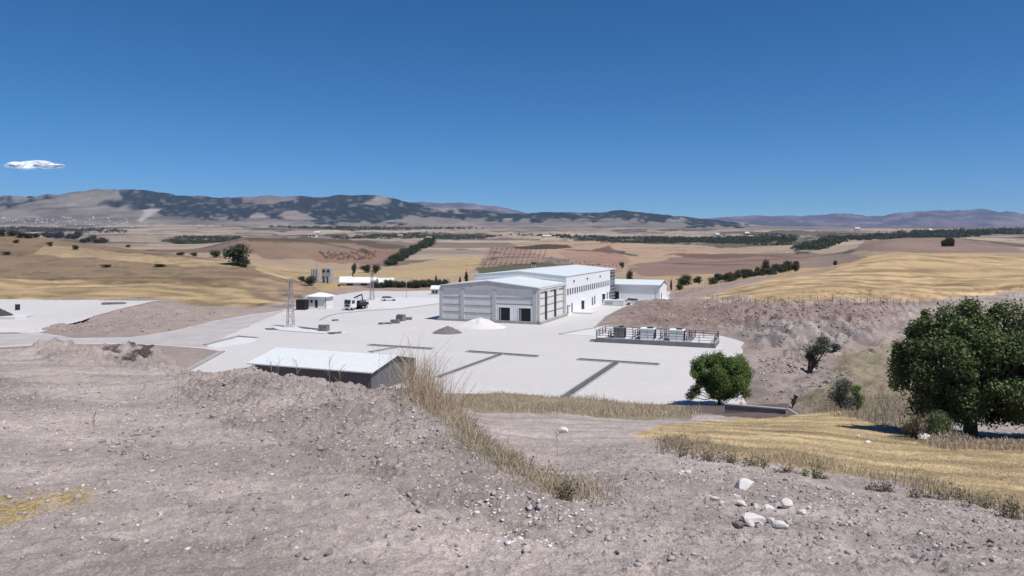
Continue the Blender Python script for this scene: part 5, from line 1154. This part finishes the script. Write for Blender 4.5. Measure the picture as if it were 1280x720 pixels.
# ------------------------------------------------------------------ cloud, outside the haze
def cloud(px, py, D, w_, h_, label, seed, dens):
    rs = random.Random(seed); bm = bmesh.new()
    for i in range(26):
        t = rs.uniform(-1,1); sz = (1-abs(t))**.6*.5 + .14
        mtx = Matrix.Translation((t, rs.uniform(-.3,.3), rs.uniform(-.35,.25)*sz + (.25 if abs(t-.1) < .3 else -.1))) @ Matrix.Diagonal((sz*.62, sz*.5, sz*rs.uniform(.8,1.25), 1))
        bmesh.ops.create_icosphere(bm, subdivisions=3, radius=1, matrix=mtx)
    me = bpy.data.meshes.new('cloud'); bm.to_mesh(me); bm.free(); o = bpy.data.objects.new('cloud', me); COL.objects.link(o); me.shade_smooth()
    o.location = ((px-640)/F*D, D, (HY-py)/F*D); o.scale = (w_/F*D/2, w_/F*D/4, h_/F*D/2)
    m = bpy.data.materials.new('cloud_vapour'); m.use_nodes = True; n = m.node_tree; n.nodes.clear(); out = n.nodes.new('ShaderNodeOutputMaterial')
    df = n.nodes.new('ShaderNodeBsdfDiffuse'); df.inputs[0].default_value = (1,1,1,1); tl = n.nodes.new('ShaderNodeBsdfTranslucent'); tl.inputs[0].default_value = (1,1,1,1); tp = n.nodes.new('ShaderNodeBsdfTransparent')
    mx1 = n.nodes.new('ShaderNodeAddShader'); n.links.new(df.outputs[0], mx1.inputs[0]); n.links.new(tl.outputs[0], mx1.inputs[1])
    tc = n.nodes.new('ShaderNodeTexCoord'); no = n.nodes.new('ShaderNodeTexNoise'); no.inputs['Scale'].default_value = 3.5; no.inputs['Detail'].default_value = 6; n.links.new(tc.outputs['Object'], no.inputs['Vector'])
    mr = n.nodes.new('ShaderNodeMapRange'); mr.inputs[1].default_value = .36; mr.inputs[2].default_value = .66; mr.inputs[3].default_value = 0; mr.inputs[4].default_value = dens; n.links.new(no.outputs['Fac'], mr.inputs[0])
    sc2_ = n.nodes.new('ShaderNodeVectorMath'); sc2_.operation = 'LENGTH'; n.links.new(tc.outputs['Object'], sc2_.inputs[0])
    fo_ = n.nodes.new('ShaderNodeMapRange'); fo_.inputs[1].default_value = 1.1; fo_.inputs[2].default_value = .2; fo_.inputs[3].default_value = 0; fo_.inputs[4].default_value = 1; n.links.new(sc2_.outputs['Value'], fo_.inputs[0])
    ml = n.nodes.new('ShaderNodeMath'); ml.operation = 'MULTIPLY'; n.links.new(mr.outputs[0], ml.inputs[0]); n.links.new(fo_.outputs[0], ml.inputs[1])
    mx = n.nodes.new('ShaderNodeMixShader'); n.links.new(ml.outputs[0], mx.inputs[0]); n.links.new(tp.outputs[0], mx.inputs[1]); n.links.new(mx1.outputs[0], mx.inputs[2]); n.links.new(mx.outputs[0], out.inputs[0]); me.materials.append(m)
    tag(o, label, 'cloud', None, 'structure')
cloud(40, 206.5, 30000, 80, 14, 'small white cloud', 3, .6)

# ------------------------------------------------------------------ haze: one closed box round camera and ground
hz = MB().box(-15500, 15500, -15500, 15500, -60, 960); hm = bpy.data.materials.new('haze_air'); hm.use_nodes = True; n = hm.node_tree; n.nodes.clear()
out = n.nodes.new('ShaderNodeOutputMaterial'); pv = n.nodes.new('ShaderNodeVolumePrincipled'); pv.inputs['Color'].default_value = (.42,.60,1.0,1); pv.inputs['Density'].default_value = 0.000036; pv.inputs['Anisotropy'].default_value = .0
n.links.new(pv.outputs[0], out.inputs['Volume'])
tag(hz.build('haze', hm), 'thin blue haze over the valley and mountains', 'haze', None, 'stuff')
